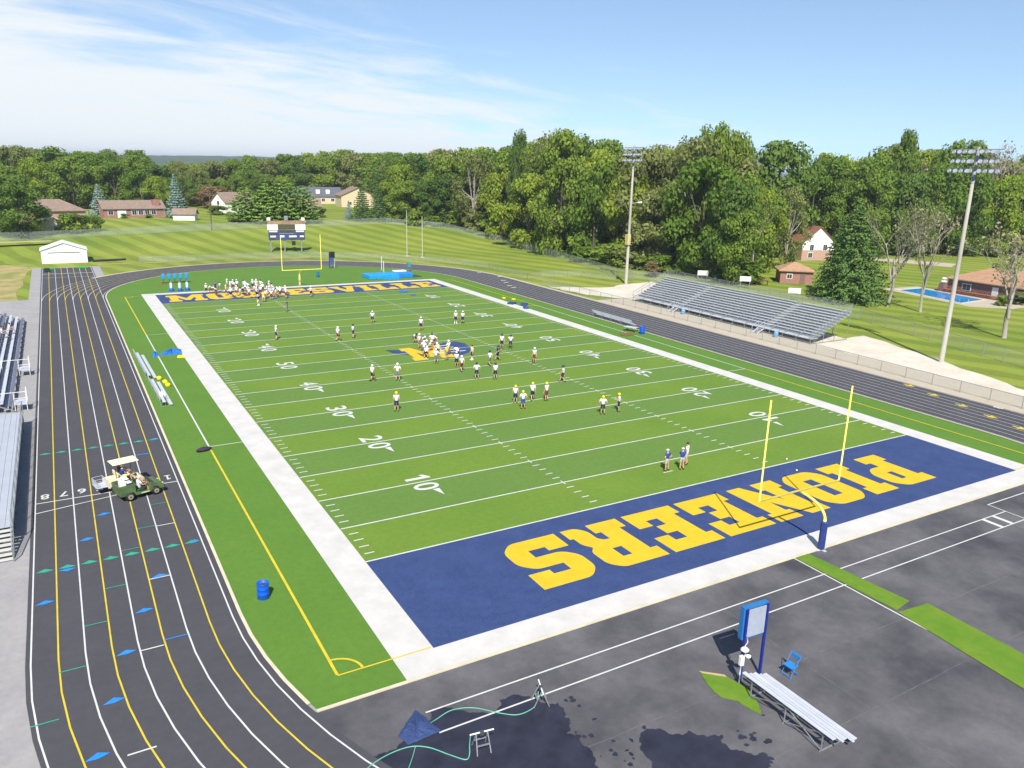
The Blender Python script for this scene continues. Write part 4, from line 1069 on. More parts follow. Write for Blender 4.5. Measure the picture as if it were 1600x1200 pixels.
sw = MB(); sw.tube([(.3 + .16 * math.cos(a), .40 + .06 * math.sin(a), 1.03 + .14 * math.sin(a)) for a in [2 * math.pi * i / 14 for i in range(15)]], .014, 5, False); sw.build('steering_wheel', BLACK, t, True)
MB().box(-.58, .64, .87, .58, .72, 1.0).build('dashboard', DARK, t, bevel=.02)
MB().box(-.60, 1.40, .36, .60, 1.46, .5).build('bumper', BLACK, t, bevel=.02)
for s in (-1, 1):
    MB().box(s * .42 - .08, 1.36, .56, s * .42 + .08, 1.41, .66).build('headlight', WHITEP, t, bevel=.01)
    MB().box(s * .645 - .012, -.1, .33, s * .645 + .012, .42, .40).build('side_trim', mat('cream_trim', srgb(200, 196, 150), .5), t)
for x in (-.58, .58):
    wheel(t, x, .86, .27, .22); wheel(t, x, -.80, .29, .24)
def cooler(x, y, z, w, d, h, m, lab, parent=None):
    c_ = thing('cooler', lab, 'cooler', (x, y, z), R(-74), 'coolers in the utility cart bed')
    MB().box(-w / 2, -d / 2, 0, w / 2, d / 2, h * .8).build('tub', m, c_, bevel=.02); MB().box(-w / 2 - .01, -d / 2 - .01, h * .8, w / 2 + .01, d / 2 + .01, h).build('lid', WHITEP, c_, bevel=.02)
th = R(-74)
def cart_pt(cx, cy, lx, ly): return cx + lx * math.cos(th) - ly * math.sin(th), cy + lx * math.sin(th) + ly * math.cos(th)
for lx, ly, w, d, h, m, lab in ((.35, -1.12, .42, .36, .36, WHITEP, 'white cooler at the rear of the green cart bed'), (.33, -.74, .4, .3, .26, BLUEP, 'blue crate of bottles in the middle of the green cart bed'), (-.3, -.85, .45, .6, .3, mat('green_plastic', srgb(26, 88, 60), .5), 'dark green cooler on the far side of the green cart bed')):
    x, y = cart_pt(-10.08, 24.65, lx, ly); cooler(x, y, .995, w, d, h, m, lab)
x, y = cart_pt(-10.08, 24.65, .3, -.06)
person(x, y, 74, 'driver in white shirt sitting in the olive green cart', None, kind='sit', top='white', bottom='black', head='c', pads=False, z=.54, sc=1.0)
x, y = cart_pt(-10.08, 24.65, -.32, -.06)
person(x, y, 74, 'passenger in dark green shirt sitting in the olive green cart', None, kind='sit', top='dgreen', bottom='grey', head='h', pads=False, z=.54, sc=1.0)

TAN = mat('tan_body', srgb(206, 198, 160), .45, var=.05, scale=2)
gx0, gy0 = -10.85, 26.5
t = thing('golf_cart', 'golf cart with cream roof and tan seats standing behind the olive green cart', 'golf cart', (gx0, gy0, .02), R(-76))
body = MB().poly([(-1.15, .40), (-1.15, .78), (-.35, .82), (-.30, .36), (.42, .32), (.58, .78), (.95, .76), (1.18, .55), (1.18, .32), (1.0, .30), (.9, .46), (.62, .46), (.5, .26), (-.45, .26), (-.6, .46), (-.95, .46), (-1.02, .34)], z0=-.58, z1=.58)
bb = MB(); bb.v = [(v[2], v[0], v[1]) for v in body.v]; bb.f = body.f; bb.mi = body.mi
bb.build('body', TAN, t, bevel=.03)
MB().box(-.54, -.42, .825, .54, .08, .92).build('seat', TAN, t, bevel=.04)
MB().box(-.54, -.5, .95, .54, -.42, 1.25).build('backrest', TAN, t, bevel=.04)
MB().box(-.56, -.72, 1.84, .56, .92, 1.90).build('roof', mat('cream_roof', srgb(226, 218, 176), .5, var=.03), t, bevel=.05)
for sx in (-.5, .5):
    MB().tube([(sx, .66, .78), (sx, .72, 1.84)], .018, 6).build('roof_post', DARK, t); MB().tube([(sx, -.55, .8), (sx, -.62, 1.84)], .018, 6).build('roof_post', DARK, t)
    wheel(t, sx * 1.06, .76, .22, .19); wheel(t, sx * 1.06, -.76, .22, .19)
MB().bar((.25, .6, .78), (.25, .42, .98), .03, .03).build('steering_column', DARK, t)
bk = MB()
for k in range(7):
    bk.bar((-.5 + k * 1.0 / 6, -1.8, .5), (-.5 + k * 1.0 / 6, -1.8, .98), .02, .02).bar((-.5 + k / 6, -1.16, .5), (-.5 + k / 6, -1.16, .98), .02, .02)
for z in (.5, .74, .98): bk.bar((-.5, -1.8, z), (.5, -1.8, z), .02, .02).bar((-.5, -1.16, z), (.5, -1.16, z), .02, .02).bar((-.5, -1.8, z), (-.5, -1.16, z), .02, .02).bar((.5, -1.8, z), (.5, -1.16, z), .02, .02)
bk.box(-.5, -1.8, .48, .5, -1.16, .5); bk.build('rear_basket', SILVER, t)
th = R(-76)
x, y = cart_pt(gx0, gy0, .27, -.1)
person(x, y, 76, 'driver in blue shirt and beige shorts under the cream cart roof', None, kind='sit', top='blue', bottom='beige', head='c', pads=False, z=.88, sc=.95)
x, y = cart_pt(gx0, gy0, -.27, -.1)
person(x, y, 76, 'passenger in maroon shirt on the far seat under the cream cart roof', None, kind='sit', top='red', bottom='navy', head='h', pads=False, z=.88, sc=.95)
# ------------------------------------------------------------ grandstand on the right
t = thing('grandstand', 'long aluminium grandstand with grey plank rows beyond the right side of the track', 'grandstand', (71.6, 38.0, 0))
LN = 37.2; rows = 11; dx = .60; dz = .27; secs = [(0, 7.9), (9.1, 25.6), (26.8, LN)]
for i in range(rows):
    x = .95 + i * dx; z = 1.15 + i * dz
    for a, b in secs: MB().box(x - .15, a + .02, z - .04, x + .15, b - .02, z).build('seat_plank', SILVER, t)
    MB().box(x - .46, 0, z - .45, x - .06, LN, z - .41).build('foot_plank', STEEL, t)
    MB().box(x - .05, 0, z - .41, x - .03, LN, z - .16).build('riser', GALV, t)
MB().box(-.35, 0, .66, .44, LN, .70).build('walkway', STEEL, t)
for k in range(17):
    y = .1 + (LN - .2) * k / 16
    mb = MB().bar((-.3, y, 0), (-.3, y, .66), .06, .06).bar((-.3, y, .05), (7.0, y, .05), .06, .06).bar((-.3, y, .62), (7.1, y, 3.6), .06, .08)
    for q in (2.2, 4.4, 7.0): mb.bar((q, y, 0), (q, y, .62 + (q + .3) * .40), .06, .06)
    mb.bar((0, y, .1), (4.4, y, 2.4), .04, .04); mb.build('frame', GALV, t)
for a, b in ((8.0, 9.0), (25.7, 26.7)):
    mb = MB()
    for i in range(rows * 2): mb.box(.62 + i * dx / 2, a, .73 + i * dz / 2, .62 + (i + 1) * dx / 2, b, .76 + i * dz / 2)
    mb.build('aisle_step', STEEL, t)
    st = MB()
    for i in range(4): st.box(-.62 - .28 * i, a, .50 - .15 * i, -.36 - .28 * i, b, .54 - .15 * i)
    st.bar((-.4, a, .62), (-1.6, a, 0), .04, .14).bar((-.4, b, .62), (-1.6, b, 0), .04, .14)
    for yy in (a, b): st.bar((-.4, yy, 1.6), (-1.6, yy, .95), .04, .04).bar((-1.6, yy, 0), (-1.6, yy, .95), .04, .04).bar((-.4, yy, .66), (-.4, yy, 1.6), .04, .04)
    st.build('stairs', SILVER, t)
gr = MB(); pn = MB()
zt = 1.15 + (rows - 1) * dz; xt = .95 + (rows - 1) * dx + .3
for k in range(19):
    y = LN * k / 18; gr.bar((xt, y, zt - .5), (xt, y, zt + 1.05), .045, .045)
for z in (zt + 1.05, zt + .5): gr.bar((xt, 0, z), (xt, LN, z), .045, .045)
for y in (0, LN):
    gr.bar((.5, y, 1.9), (xt, y, zt + 1.05), .045, .045).bar((.5, y, 1.4), (xt, y, zt + .5), .045, .045).bar((-.3, y, 1.6), (.5, y, 1.9), .045, .045).bar((-.3, y, .66), (-.3, y, 1.6), .045, .045)
    for i in range(4): xx = 1.5 + i * 1.6; gr.bar((xx, y, .7 + xx * .4), (xx, y, 1.75 + xx * .42), .04, .04)
    pn.quad((-.3, y + .01, .7), (xt, y + .01, zt - .4), (xt, y + .01, zt + 1.0), (-.3, y + .01, 1.6))
pn.quad((xt + .02, 0, zt - .4), (xt + .02, LN, zt - .4), (xt + .02, LN, zt + 1.0), (xt + .02, 0, zt + 1.0))
gr.build('guard_rail', GALV, t); pn.build('mesh_panel', FENCEM, t)
kb = MB()
for a, b in ((0, 8.0), (9.0, 25.7), (26.7, LN)):
    n = int((b - a) / 2.2)
    for k in range(n + 1): kb.bar((-.33, a + (b - a) * k / n, .7), (-.33, a + (b - a) * k / n, 1.02), .04, .04)
    kb.bar((-.33, a, 1.02), (-.33, b, 1.02), .04, .04)
kb.build('front_rail', GALV, t)

# grandstand at the left edge: raised front deck with a mesh fence
t = thing('grandstand', 'home grandstand at the left edge with a smooth pale raised deck and mesh fence', 'grandstand', (-16.95, 20.6, -.28))
DECK = mat('pale_deck', srgb(160, 165, 174), .45, .05, var=.04, scale=.8)
LN = 23.6
dk = MB()
for i in range(8): dk.box(-3.2 + i * .4 + .008, 0, 1.32, -3.2 + (i + 1) * .4 - .008, LN, 1.36)
dk.box(-3.2, .01, 1.28, 0, LN - .01, 1.31).build('deck', DECK, t)
for i in range(9):
    x = -3.5 - i * .7; z = 1.36 + i * .33
    MB().box(x - .36, 0, z + .0, x + .30, LN, z + .04).build('foot_plank', STEEL, t); MB().box(x - .3, 0, z + .40, x - .02, LN, z + .44).build('seat_plank', SILVER, t)
MB().box(-3.2, 0, .02, -3.15, LN, 1.28).build('back_panel', DARK, t)
fr = MB()
for k in range(12):
    y = .1 + (LN - .2) * k / 11
    fr.bar((-.06, y, 0), (-.06, y, 1.3), .07, .07).bar((-3.1, y, 0), (-3.1, y, 1.3), .07, .07).bar((-.06, y, .1), (-3.1, y, 1.25), .04, .04)
    fr.bar((-9.5, y, 0), (-9.5, y, 4.0), .07, .07).bar((-3.1, y, 1.25), (-9.5, y, 4.1), .07, .1)
fr.build('frame', GALV, t)
ml = MB().quad((0, 0, 1.3), (0, LN, 1.3), (0, LN, 2.3), (0, 0, 2.3)); ml.build('mesh_panel', mesh_screen_mat('blue_mesh', srgb(150, 178, 186), .34, .10), t)
rl = MB().bar((0, 0, 2.3), (0, LN, 2.3), .05, .05).bar((0, 0, 1.42), (0, LN, 1.42), .04, .04)
for k in range(11): rl.bar((0, LN * k / 10, 1.3), (0, LN * k / 10, 2.3), .05, .05)
rl.build('guard_rail', GALV, t)
sp_ = MB()
for i in range(7): sp_.box(-3.2, -.34 * (i + 1) + .02, 1.15 - .14 * i, -.06, -.34 * i - .01, 1.19 - .14 * i).box(-3.18, -.34 * i - .06, 1.0 - .14 * i, -.08, -.34 * i - .05, 1.14 - .14 * i)
sp_.build('stairs', mat('white_step', srgb(180, 180, 172), .5, var=.05), t)
sr = MB()
for x in (-.02, -3.2): sr.bar((x, 0, 2.35), (x, -2.5, 1.1), .05, .05).bar((x, -2.5, 0), (x, -2.5, 1.1), .05, .05).bar((x, 0, 1.2), (x, -2.5, 0.05), .04, .16)
sr.build('stair_rail', GALV, t)
MB().quad((.0, -.02, 1.3), (.0, -2.45, .1), (.0, -2.45, 1.05), (.0, -.02, 2.35)).build('mesh_panel', _mats['blue_mesh'], t)
t = thing('bleacher', 'lower bleacher with dark blue and pale rows at the left edge beyond the home grandstand', 'bleacher', (-17.3, 48.4, 0))
NB = mat('navy_plank', srgb(92, 98, 114), .5, var=.1)
for i in range(10):
    x = -.75 - i * .62; z = .55 + i * .26; m_ = NB if i in (0, 3) else SILVER
    MB().box(x - .14, 0, z, x + .14, 44, z + .04).build('seat_plank', m_, t); MB().box(x - .5, 0, z - .3, x - .16, 44, z - .26).build('foot_plank', DECK, t)
fr = MB()
for k in range(16): y = .1 + 43.8 * k / 15; fr.bar((-.3, y, .05), (-6.6, y, 2.75), .06, .08).bar((-.6, y, 0), (-.6, y, .4), .06, .06).bar((-6.6, y, 0), (-6.6, y, 2.8), .06, .06)
fr.build('frame', GALV, t)
for yy in (0, 13):
    MB().box(-.4, yy, .62, .55, yy + 1.6, .68).build('platform', SILVER, t)
    q = MB()
    for x in (-3.2, -1.8, -.4, .5): q.bar((x, yy, .1), (x, yy, 1.75), .045, .045)
    q.bar((-3.2, yy, 1.75), (.5, yy, 1.75), .045, .045).bar((-.4, yy, 1.2), (.5, yy, 1.2), .04, .04).bar((.5, yy, 1.75), (.5, yy + 1.6, 1.75), .045, .045).bar((.5, yy + 1.6, .1), (.5, yy + 1.6, 1.75), .045, .045)
    q.build('guard_rail', WHITEP, t)
for i, (x, y) in enumerate(((-19.0, 80.0), (-19.6, 76.5))):
    person(x, y, 90, 'spectator in white shirt sitting on the lower bleacher at the left edge', 'spectators on the left bleacher', kind='sit', top='white', bottom='grey', head='h', pads=False, z=1.35 if i == 0 else 1.6)

# ------------------------------------------------------------ fences
def fence(pts, h, step, label, m=FENCEM, group='chain link fences', rail=True):
    P = [Vector((x, y, H(x, y))) for x, y in pts]
    t = thing('chain_link_fence', label, 'fence', P[0], 0, group); o0 = P[0]
    dense = []
    for a, b in zip(P[:-1], P[1:]):
        n = max(1, round((b - a).length / step))
        for k in range(n):
            q = a.lerp(b, k / n); dense.append(Vector((q.x, q.y, H(q.x, q.y))))
    dense.append(P[-1])
    pm = MB(); rl = MB()
    post = MB().tube([(0, 0, -.1), (0, 0, h + .05)], .038, 6).mesh('post', GALV)
    for i, q in enumerate(dense):
        if i < 99: put('post', post, t, q - o0)
        if i + 1 < len(dense):
            a, b = q - o0, dense[i + 1] - o0; up = Vector((0, 0, h)); pm.quad(a, b, b + up, a + up); rl.bar(a + up, b + up, .045, .045)
    pm.build('mesh_panel', m, t); rl.build('top_rail', GALV, t)
    return t
fence([(66.6, 97), (66.9, 88), (67.3, 60), (67.3, 31), (66.7, 9), (66.3, -8)], 1.2, 3.0, 'low chain link fence between the right side of the track and the grandstand')
arc = [(24.4 + 46 * math.cos(R(a)), 109.5 + 47.5 * math.sin(R(a))) for a in range(104, 8, -8)]
fence([(2, 157.5)] + arc + [(67.6, 104)], 1.2, 3.2, 'low chain link fence curving round the outside of the far bend')
fence([(-75, 190), (-45, 188.5), (-15, 191), (10, 196), (40, 201), (76, 203.6)], 1.9, 3.2, 'chain link fence on top of the mown bank in front of the houses', FENCED)
fence([(76, 203.6), (90.4, 193.5), (98.1, 170.6), (96.5, 150), (94.1, 133.9), (91, 116), (88.1, 102.5), (86.7, 94.5)], 1.8, 3.0, 'chain link fence running down the right side of the bank along the wood', FENCED)
fence([(87.5, 97.5), (91.5, 92), (92.5, 70), (93.3, 47), (88, 30), (84.8, 18.2), (80, 4)], 1.8, 3.0, 'tall chain link fence behind the grandstand and the right gravel')
fence([(83.5, 96), (80.5, 104), (72, 106), (67.6, 104)], 1.2, 3.0, 'short low fence linking the far bend to the left light pole')

# ------------------------------------------------------------ light poles
lampm = MB(); lampm.lathe([(.05, -.26), (.10, -.22), (.14, -.1), (.24, .05), (.26, .10)], 12)
lampm.v = [(v[2], v[1], v[0]) for v in lampm.v]     # opens along +x
LAMP = lampm.mesh('floodlight', mat('lamp_reflector', srgb(176, 178, 184), .35, .5, var=.08), True)
gl_ = MB(); gl_.tube([(.102, 0, 0), (.108, 0, 0)], .23, 12); LENS = gl_.mesh('lens', mat('lamp_glass', srgb(150, 156, 170), .15, spec=.6))
def light_pole(x, y, h, label, n, extra):
    t = thing('light_pole', label, 'light pole', (x, y, -.05), 0, 'stadium light poles')
    MB().tube([(0, 0, 0), (0, 0, h * .5), (0, 0, h * .84)], [.29, .24, .18], 14).build('pole', POLE, t, True)
    MB().tube([(0, 0, h * .84), (0, 0, h)], [.2, .16], 12).build('pole_top', GALV, t, True)
    for r in range(3):
        z = h - .3 - r * 1.05; w = 5.7 if r < 2 else 6.1
        MB().bar((-.05, -w / 2, z), (-.05, w / 2, z), .12, .12).build('crossarm', GALV, t)
        for k in range(n):
            yy = -w / 2 + .3 + (w - .6) * k / (n - 1)
            if abs(yy) < .2: yy += .3
            o = put('floodlight', LAMP, t, (-.38, yy, z - .28), (0, R(-28), math.pi + (.25 if k % 2 else -.2)))
            put('lens', LENS, o)
            if k % 3 == 0: pass
    if extra:
        MB().box(-.55, -.45, 7.6, .15, .45, 9.6).build('control_box', mat('tan_box', srgb(186, 170, 120), .6), t, bevel=.03)
        MB().tube([(0, 0, 15.4), (.9, -1.2, 15.7)], .04, 6).tube([(.8, -1.1, 15.66), (1.3, -1.7, 15.7)], [.12, .18], 8).build('side_lamp', WHITEP, t)
    return t
light_pole(83.2, 92.3, 26.0, 'tall stadium light pole left of the grandstand, with a tan box halfway up', 9, True)
light_pole(78.4, 24.5, 25.0, 'tall stadium light pole at the right, standing beside the gravel near the pool house', 9, False)
for x, y, h, lab in ((61.1, 150.5, 11.0, 'left one of the two plain white poles on the grass beyond the far bend'), (63.5, 146.7, 9.8, 'right one of the two plain white poles on the grass beyond the far bend')):
    t = thing('white_pole', lab, 'pole', (x, y, -.05), 0, 'plain white poles')
    MB().tube([(0, 0, 0), (0, 0, h)], [.09, .065], 10).build('mast', POLE, t, True); MB().box(-.4, -.4, 0, .4, .4, .1).build('base', CURB, t)
t = thing('utility_pole', 'brown wooden utility pole on the bank near the gabled shed', 'pole', (24.0, 198.7, H(24, 198.7) - .1))
MB().tube([(0, 0, 0), (.1, 0, 11)], [.16, .11], 8).build('mast', BARK, t); MB().bar((-.9, 0, 10.3), (1.1, 0, 10.3), .1, .12).build('crossarm', BARK, t)

# ------------------------------------------------------------ scoreboard and signs
t = thing('scoreboard', 'scoreboard with dark message screen and white panels on posts behind the far goalpost', 'scoreboard', (36.2, 166.8, H(36.2, 166.8) - .05), R(-9))
WM = 8.8
for x in (-3.9, -.6, 3.4): MB().bar((x, .1, 0), (x, .1, 7.2), .26, .3).build('post', GALV, t)
MB().box(-4.4, -.25, 6.7, 4.4, .2, 7.55).build('top_sign', mat('brown_sign', srgb(150, 122, 96), .7, var=.25, scale=1.5), t)
MB().box(-4.5, -.3, 5.35, -2.05, .2, 6.68).build('side_panel', WHITEP, t); MB().box(2.05, -.3, 5.35, 4.5, .2, 6.68).build('side_panel', WHITEP, t)
MB().box(-2.03, -.26, 5.45, 2.03, .2, 6.68).build('message_screen', mat('olive_screen', srgb(72, 72, 50), .5, var=.1), t)
fb = MB().box(-4.3, -.22, 2.9, 4.3, .2, 5.33).build('main_board', mat('slate_blue', srgb(58, 70, 116), .5, var=.1), t)
for x0, x1, z0, z1, m_ in ((-4.1, -2.2, 4.85, 5.2, WHITEP), (2.2, 4.1, 4.85, 5.2, WHITEP), (-4.1, -2.1, 4.25, 4.75, DARK), (2.2, 4.1, 4.25, 4.75, DARK), (-1.6, 1.5, 4.6, 5.25, DARK), (-3.9, -2.6, 3.6, 4.0, WHITEP), (-1.5, -.6, 3.6, 4.05, WHITEP), (.5, 2.3, 3.6, 4.0, WHITEP), (3.1, 4.0, 3.6, 4.0, WHITEP),
        (-3.9, -2.8, 3.0, 3.5, DARK), (.8, 2.0, 3.0, 3.5, DARK), (3.1, 4.1, 3.0, 3.5, DARK)):
    MB().box(x0, -.27, z0, x1, -.225, z1).build('digit_panel', m_, t)
MB().box(-1.75, -.265, 4.5, 1.65, -.23, 4.57).build('trim', SILVER, t)
for x in (-4.1, 0, 4.0): MB().box(x - .42, -.2, 7.6, x + .42, .3, 8.3 if x else 8.7).build('loudspeaker', GALV if x == 0 else WHITEP, t, bevel=.06)
MB().box(1.1, -.1, 1.6, 2.0, .2, 2.6).build('junction_box', BLACK, t, bevel=.03)
for (x, y, lab) in ((100.1, 88.9, 'leftmost'), (101.9, 79.1, 'middle'), (98.5, 64.3, 'rightmost')):
    t = thing('sign_board', lab + ' of the three small white boards on legs behind the grandstand', 'sign', (x, y, -.06), R(-42), 'white boards behind the grandstand')
    for s in (-1, 1): MB().bar((s * .85, 0, 0), (s * .85, 0, 2.2), .12, .12).build('leg', GALV, t)
    MB().box(-1.05, -.11, 1.35, 1.05, -.05, 2.3).build('board', WHITEP, t)
t = thing('picnic_shelf', 'rusty brown low frame lying on the grass behind the middle white board', 'rack', (108, 81, -.06), R(-40)); t.name = 'storage_rack'
MB().box(-1.6, -.5, .9, 1.6, .5, 1.0).bar((-1.5, 0, 0), (-1.5, 0, .9), .1, .6).bar((1.5, 0, 0), (1.5, 0, .9), .1, .6).build('frame', mat('rust', srgb(110, 62, 42), .9, var=.2), t)

# ------------------------------------------------------------ buildings
def gable_prism(mb, x0, x1, y0, y1, z, h, ov=.4, th=.15, axis='x'):
    """roof slabs with the ridge along axis"""
    if axis == 'x':
        ym = (y0 + y1) / 2
        for a in (y0 - ov, y1 + ov):
            e = z - ov * h / ((y1 - y0) / 2)
            mb.add([(x0 - ov, a, e), (x1 + ov, a, e), (x1 + ov, ym, z + h), (x0 - ov, ym, z + h), (x0 - ov, a, e + th), (x1 + ov, a, e + th), (x1 + ov, ym, z + h + th), (x0 - ov, ym, z + h + th)],
                   [(4, 5, 6, 7), (0, 3, 2, 1), (0, 1, 5, 4), (0, 4, 7, 3), (1, 2, 6, 5)])
    else:
        k = len(mb.v); gable_prism(mb, y0, y1, x0, x1, z, h, ov, th, 'x')
        mb.v[k:] = [(v[1], v[0], v[2]) for v in mb.v[k:]]
def house(name, label, loc, rz, w, d, wh, rh, wallm, roofm, kind='gable', axis='x', wins=(), doors=(), chimney=None, gablem=None, cat='house', group=None, upper=None):
    z = H(loc[0], loc[1]) - .1
    t = thing(name, label, cat, (loc[0], loc[1], z), R(rz), group)
    MB().box(-w / 2, -d / 2, -1.0, w / 2, d / 2, wh).build('wall', wallm, t)
    if upper: MB().box(-w / 2 + .01, -d / 2 - .03, upper, w / 2 - .01, -d / 2 - .004, wh).build('siding', WSIDE, t)
    rf = MB()
    if kind == 'gable':
        gable_prism(rf, -w / 2, w / 2, -d / 2, d / 2, wh + .02, rh, axis=axis)
        if axis == 'x':
            for s in (-1, 1): MB().add([(s * (w / 2 - .02), -d / 2, wh), (s * (w / 2 - .02), d / 2, wh), (s * (w / 2 - .02), 0, wh + rh), (s * (w / 2 - .2), -d / 2, wh), (s * (w / 2 - .2), d / 2, wh), (s * (w / 2 - .2), 0, wh + rh)], [(0, 1, 2), (3, 5, 4)]).build('gable', gablem or wallm, t)
        else:
            for s in (-1, 1): MB().add([(-w / 2, s * (d / 2 - .02), wh), (w / 2, s * (d / 2 - .02), wh), (0, s * (d / 2 - .02), wh + rh), (-w / 2, s * (d / 2 - .2), wh), (w / 2, s * (d / 2 - .2), wh), (0, s * (d / 2 - .2), wh + rh)], [(0, 1, 2), (3, 5, 4)]).build('gable', gablem or wallm, t)
    else:
        o = .45; r = min(w, d) / 2
        a, b = w / 2 + o, d / 2 + o
        if w >= d: rx, ry = w / 2 - d / 2, 0
        else: rx, ry = 0, d / 2 - w / 2
        vs = [(-a, -b, wh), (a, -b, wh), (a, b, wh), (-a, b, wh), (-rx, -ry, wh + rh), (rx, ry, wh + rh)]
        rf.add(vs + [(v[0], v[1], v[2] + .18) for v in vs], [(0, 3, 2, 1)] + ([(6, 7, 11, 10), (7, 8, 11), (8, 9, 10, 11), (9, 6, 10)] if w >= d else [(6, 7, 10), (7, 8, 11, 10), (8, 9, 11), (9, 6, 10, 11)]) + [(0, 1, 7, 6), (1, 2, 8, 7), (2, 3, 9, 8), (3, 0, 6, 9)])
    ro = rf.build('roof', roofm, t)
    if chimney:
        cx_, cy_, cw, ch_ = chimney; MB().box(cx_ - cw / 2, cy_ - cw / 2, wh * .5, cx_ + cw / 2, cy_ + cw / 2, wh + ch_).build('chimney', wallm, ro)
    for side, u, z0, ww, hh in wins:
        f = MB(); p = MB(); e = .04
        def place(mb, u0, u1, z0_, z1_, e0, e1):
            if side == 'f': mb.box(u0, -d / 2 - e1, z0_, u1, -d / 2 - e0, z1_)
            elif side == 'l': mb.box(-w / 2 - e1, u0, z0_, -w / 2 - e0, u1, z1_)
            elif side == 'r': mb.box(w / 2 + e0, u0, z0_, w / 2 + e1, u1, z1_)
        place(f, u - ww / 2 - .12, u + ww / 2 + .12, z0 - .12, z0 + hh + .12, .005, .055)
        place(p, u - ww / 2, u - .03, z0, z0 + hh, .058, .075); place(p, u + .03, u + ww / 2, z0, z0 + hh, .058, .075)
        fo = f.build('window', WHITEP, t); p.build('pane', GLASS, fo)
    for side, u, ww, hh, m_ in doors:
        dmb = MB()
        if side == 'f': dmb.box(u - ww / 2, -d / 2 - .06, .1, u + ww / 2, -d / 2 - .01, .1 + hh)
        elif side == 'l': dmb.box(-w / 2 - .06, u - ww / 2, .1, -w / 2 - .01, u + ww / 2, .1 + hh)
        elif side == 'r': dmb.box(w / 2 + .01, u - ww / 2, .1, w / 2 + .06, u + ww / 2, .1 + hh)
        dmb.build('door', m_, t)
    return t
GLASS = glass_mat('window_glass')
def brick_mat(name, a, b):
    m = mat(name, a, .85, col2=b, scale=1.2); tt = m.node_tree
    br = N(tt, 'ShaderNodeTexBrick', inp={'Scale': 4.0, 'Mortar Size': .02, 'Color1': (*a[:3], 1), 'Color2': (*b[:3], 1), 'Mortar': (.35, .31, .28, 1)})
    c = N(tt, 'ShaderNodeTexCoord'); cb_ = N(tt, 'ShaderNodeCombineXYZ'); sp2 = N(tt, 'ShaderNodeSeparateXYZ')
    tt.links.new(c.outputs['Object'], sp2.inputs[0]); tt.links.new(M_(tt, 'ADD', sp2.outputs[0], sp2.outputs[1]), cb_.inputs[0]); tt.links.new(sp2.outputs[2], cb_.inputs[1])
    tt.links.new(cb_.outputs[0], br.inputs['Vector']); tt.links.new(br.outputs[0], tt.nodes['Principled BSDF'].inputs['Base Color']); return m
BR1 = brick_mat('red_brick', srgb(150, 96, 80), srgb(128, 78, 66)); BR2 = brick_mat('pink_brick', srgb(178, 140, 120), srgb(160, 120, 102)); BR3 = brick_mat('dark_brick', srgb(112, 64, 58), srgb(92, 52, 50))
RF1 = mat('brown_shingle', srgb(130, 112, 100), .9, var=.15, scale=1.6, bump=.3); RF2 = mat('grey_shingle', srgb(86, 88, 98), .9, var=.12, scale=1.6, bump=.3); RF3 = mat('tan_shingle', srgb(160, 126, 98), .9, var=.12, scale=1.6, bump=.3); RF4 = mat('redbrown_shingle', srgb(126, 82, 66), .9, var=.15, scale=1.6, bump=.3)
SIDE = mat('tan_siding', srgb(196, 180, 150), .8, var=.05, scale=1); WSIDE = mat('white_siding', srgb(222, 220, 214), .8, var=.04, scale=1)
house('brick_house', 'house with brown hip roof and pale walls behind the big dark tree at far left', (-13.5, 225), 12, 15, 10, 2.7, 2.9, BR2, RF1, 'hip', wins=(('f', 3, 1.0, 1.6, 1.1), ('f', -2, 1.0, 1.6, 1.1)))
house('garage', 'small pale garage below the brown hip roofed house, right of the big dark tree', (-13.6, 202), 10, 4.2, 4, 2.4, 1.2, SIDE, WSIDE, axis='y', doors=(('f', .6, 1.8, 1.9, WHITEP),), cat='garage')
house('ranch_house', 'long single storey brick ranch house with white porch windows between the two blue spruces', (7.6, 237), 8, 17, 9, 2.7, 2.1, BR1, RF1, wins=[('f', x, .9, 1.2, 1.3) for x in (-.2, 1.6, 3.4, 5.2)] + [('f', -6.6, 1.0, 1.3, 1.2)], doors=(('f', -3.6, 2.4, 2.2, WHITEP),), chimney=(6.4, -2.5, 1.9, 2.5))
house('garden_shed', 'white garden shed with brown roof beside the right blue spruce', (20.6, 221), -22, 6.0, 3.6, 1.9, 1.3, WSIDE, RF1, doors=(('r', 0, 1.4, 1.8, WSIDE),), cat='shed')
house('house', 'two storey house with brown roofs and white gable half hidden by the broad pines', (41.5, 258), 24, 12, 8, 3.6, 3.0, WSIDE, RF1, wins=(('f', -3, 1.2, 1.2, 1.4), ('f', 2, 1.2, 1.2, 1.4), ('l', 0, 2.6, 1.2, 1.2)))
house('house', 'low wing with brown roof and cream wall just right of the broad pines', (62.5, 243), -12, 9, 7, 2.6, 2.6, SIDE, RF1, wins=(('f', 1.5, 1, 1.2, 1.2),))
t = house('long_house', 'long house with dark grey roof and two white dormers beyond the lawn', (86, 318), -8, 24, 11, 3.2, 3.6, SIDE, RF2, wins=(('f', -5, 1.1, 1.4, 1.2), ('f', 4, 1.1, 1.4, 1.2), ('f', 8, 1.1, 1.4, 1.2)))
for x in (2.0, 6.2): MB().box(x - .8, -4.6, 4.2, x + .8, -2.4, 5.9).build('dormer', WSIDE, t)
house('house', 'tall tan sided house with grey gable roof left of the spruce row', (96, 290), -6, 14, 12, 4.6, 3.2, SIDE, RF1, 'gable', axis='y', wins=(('f', -3.5, 1, 1.2, 1.2),))
house('house', 'distant house of which only the orange brown roof shows above the ranch house', (14.5, 318), 5, 12, 9, 4.0, 3.4, BR1, mat('orange_shingle', srgb(170, 120, 90), .9, var=.1, scale=1), )
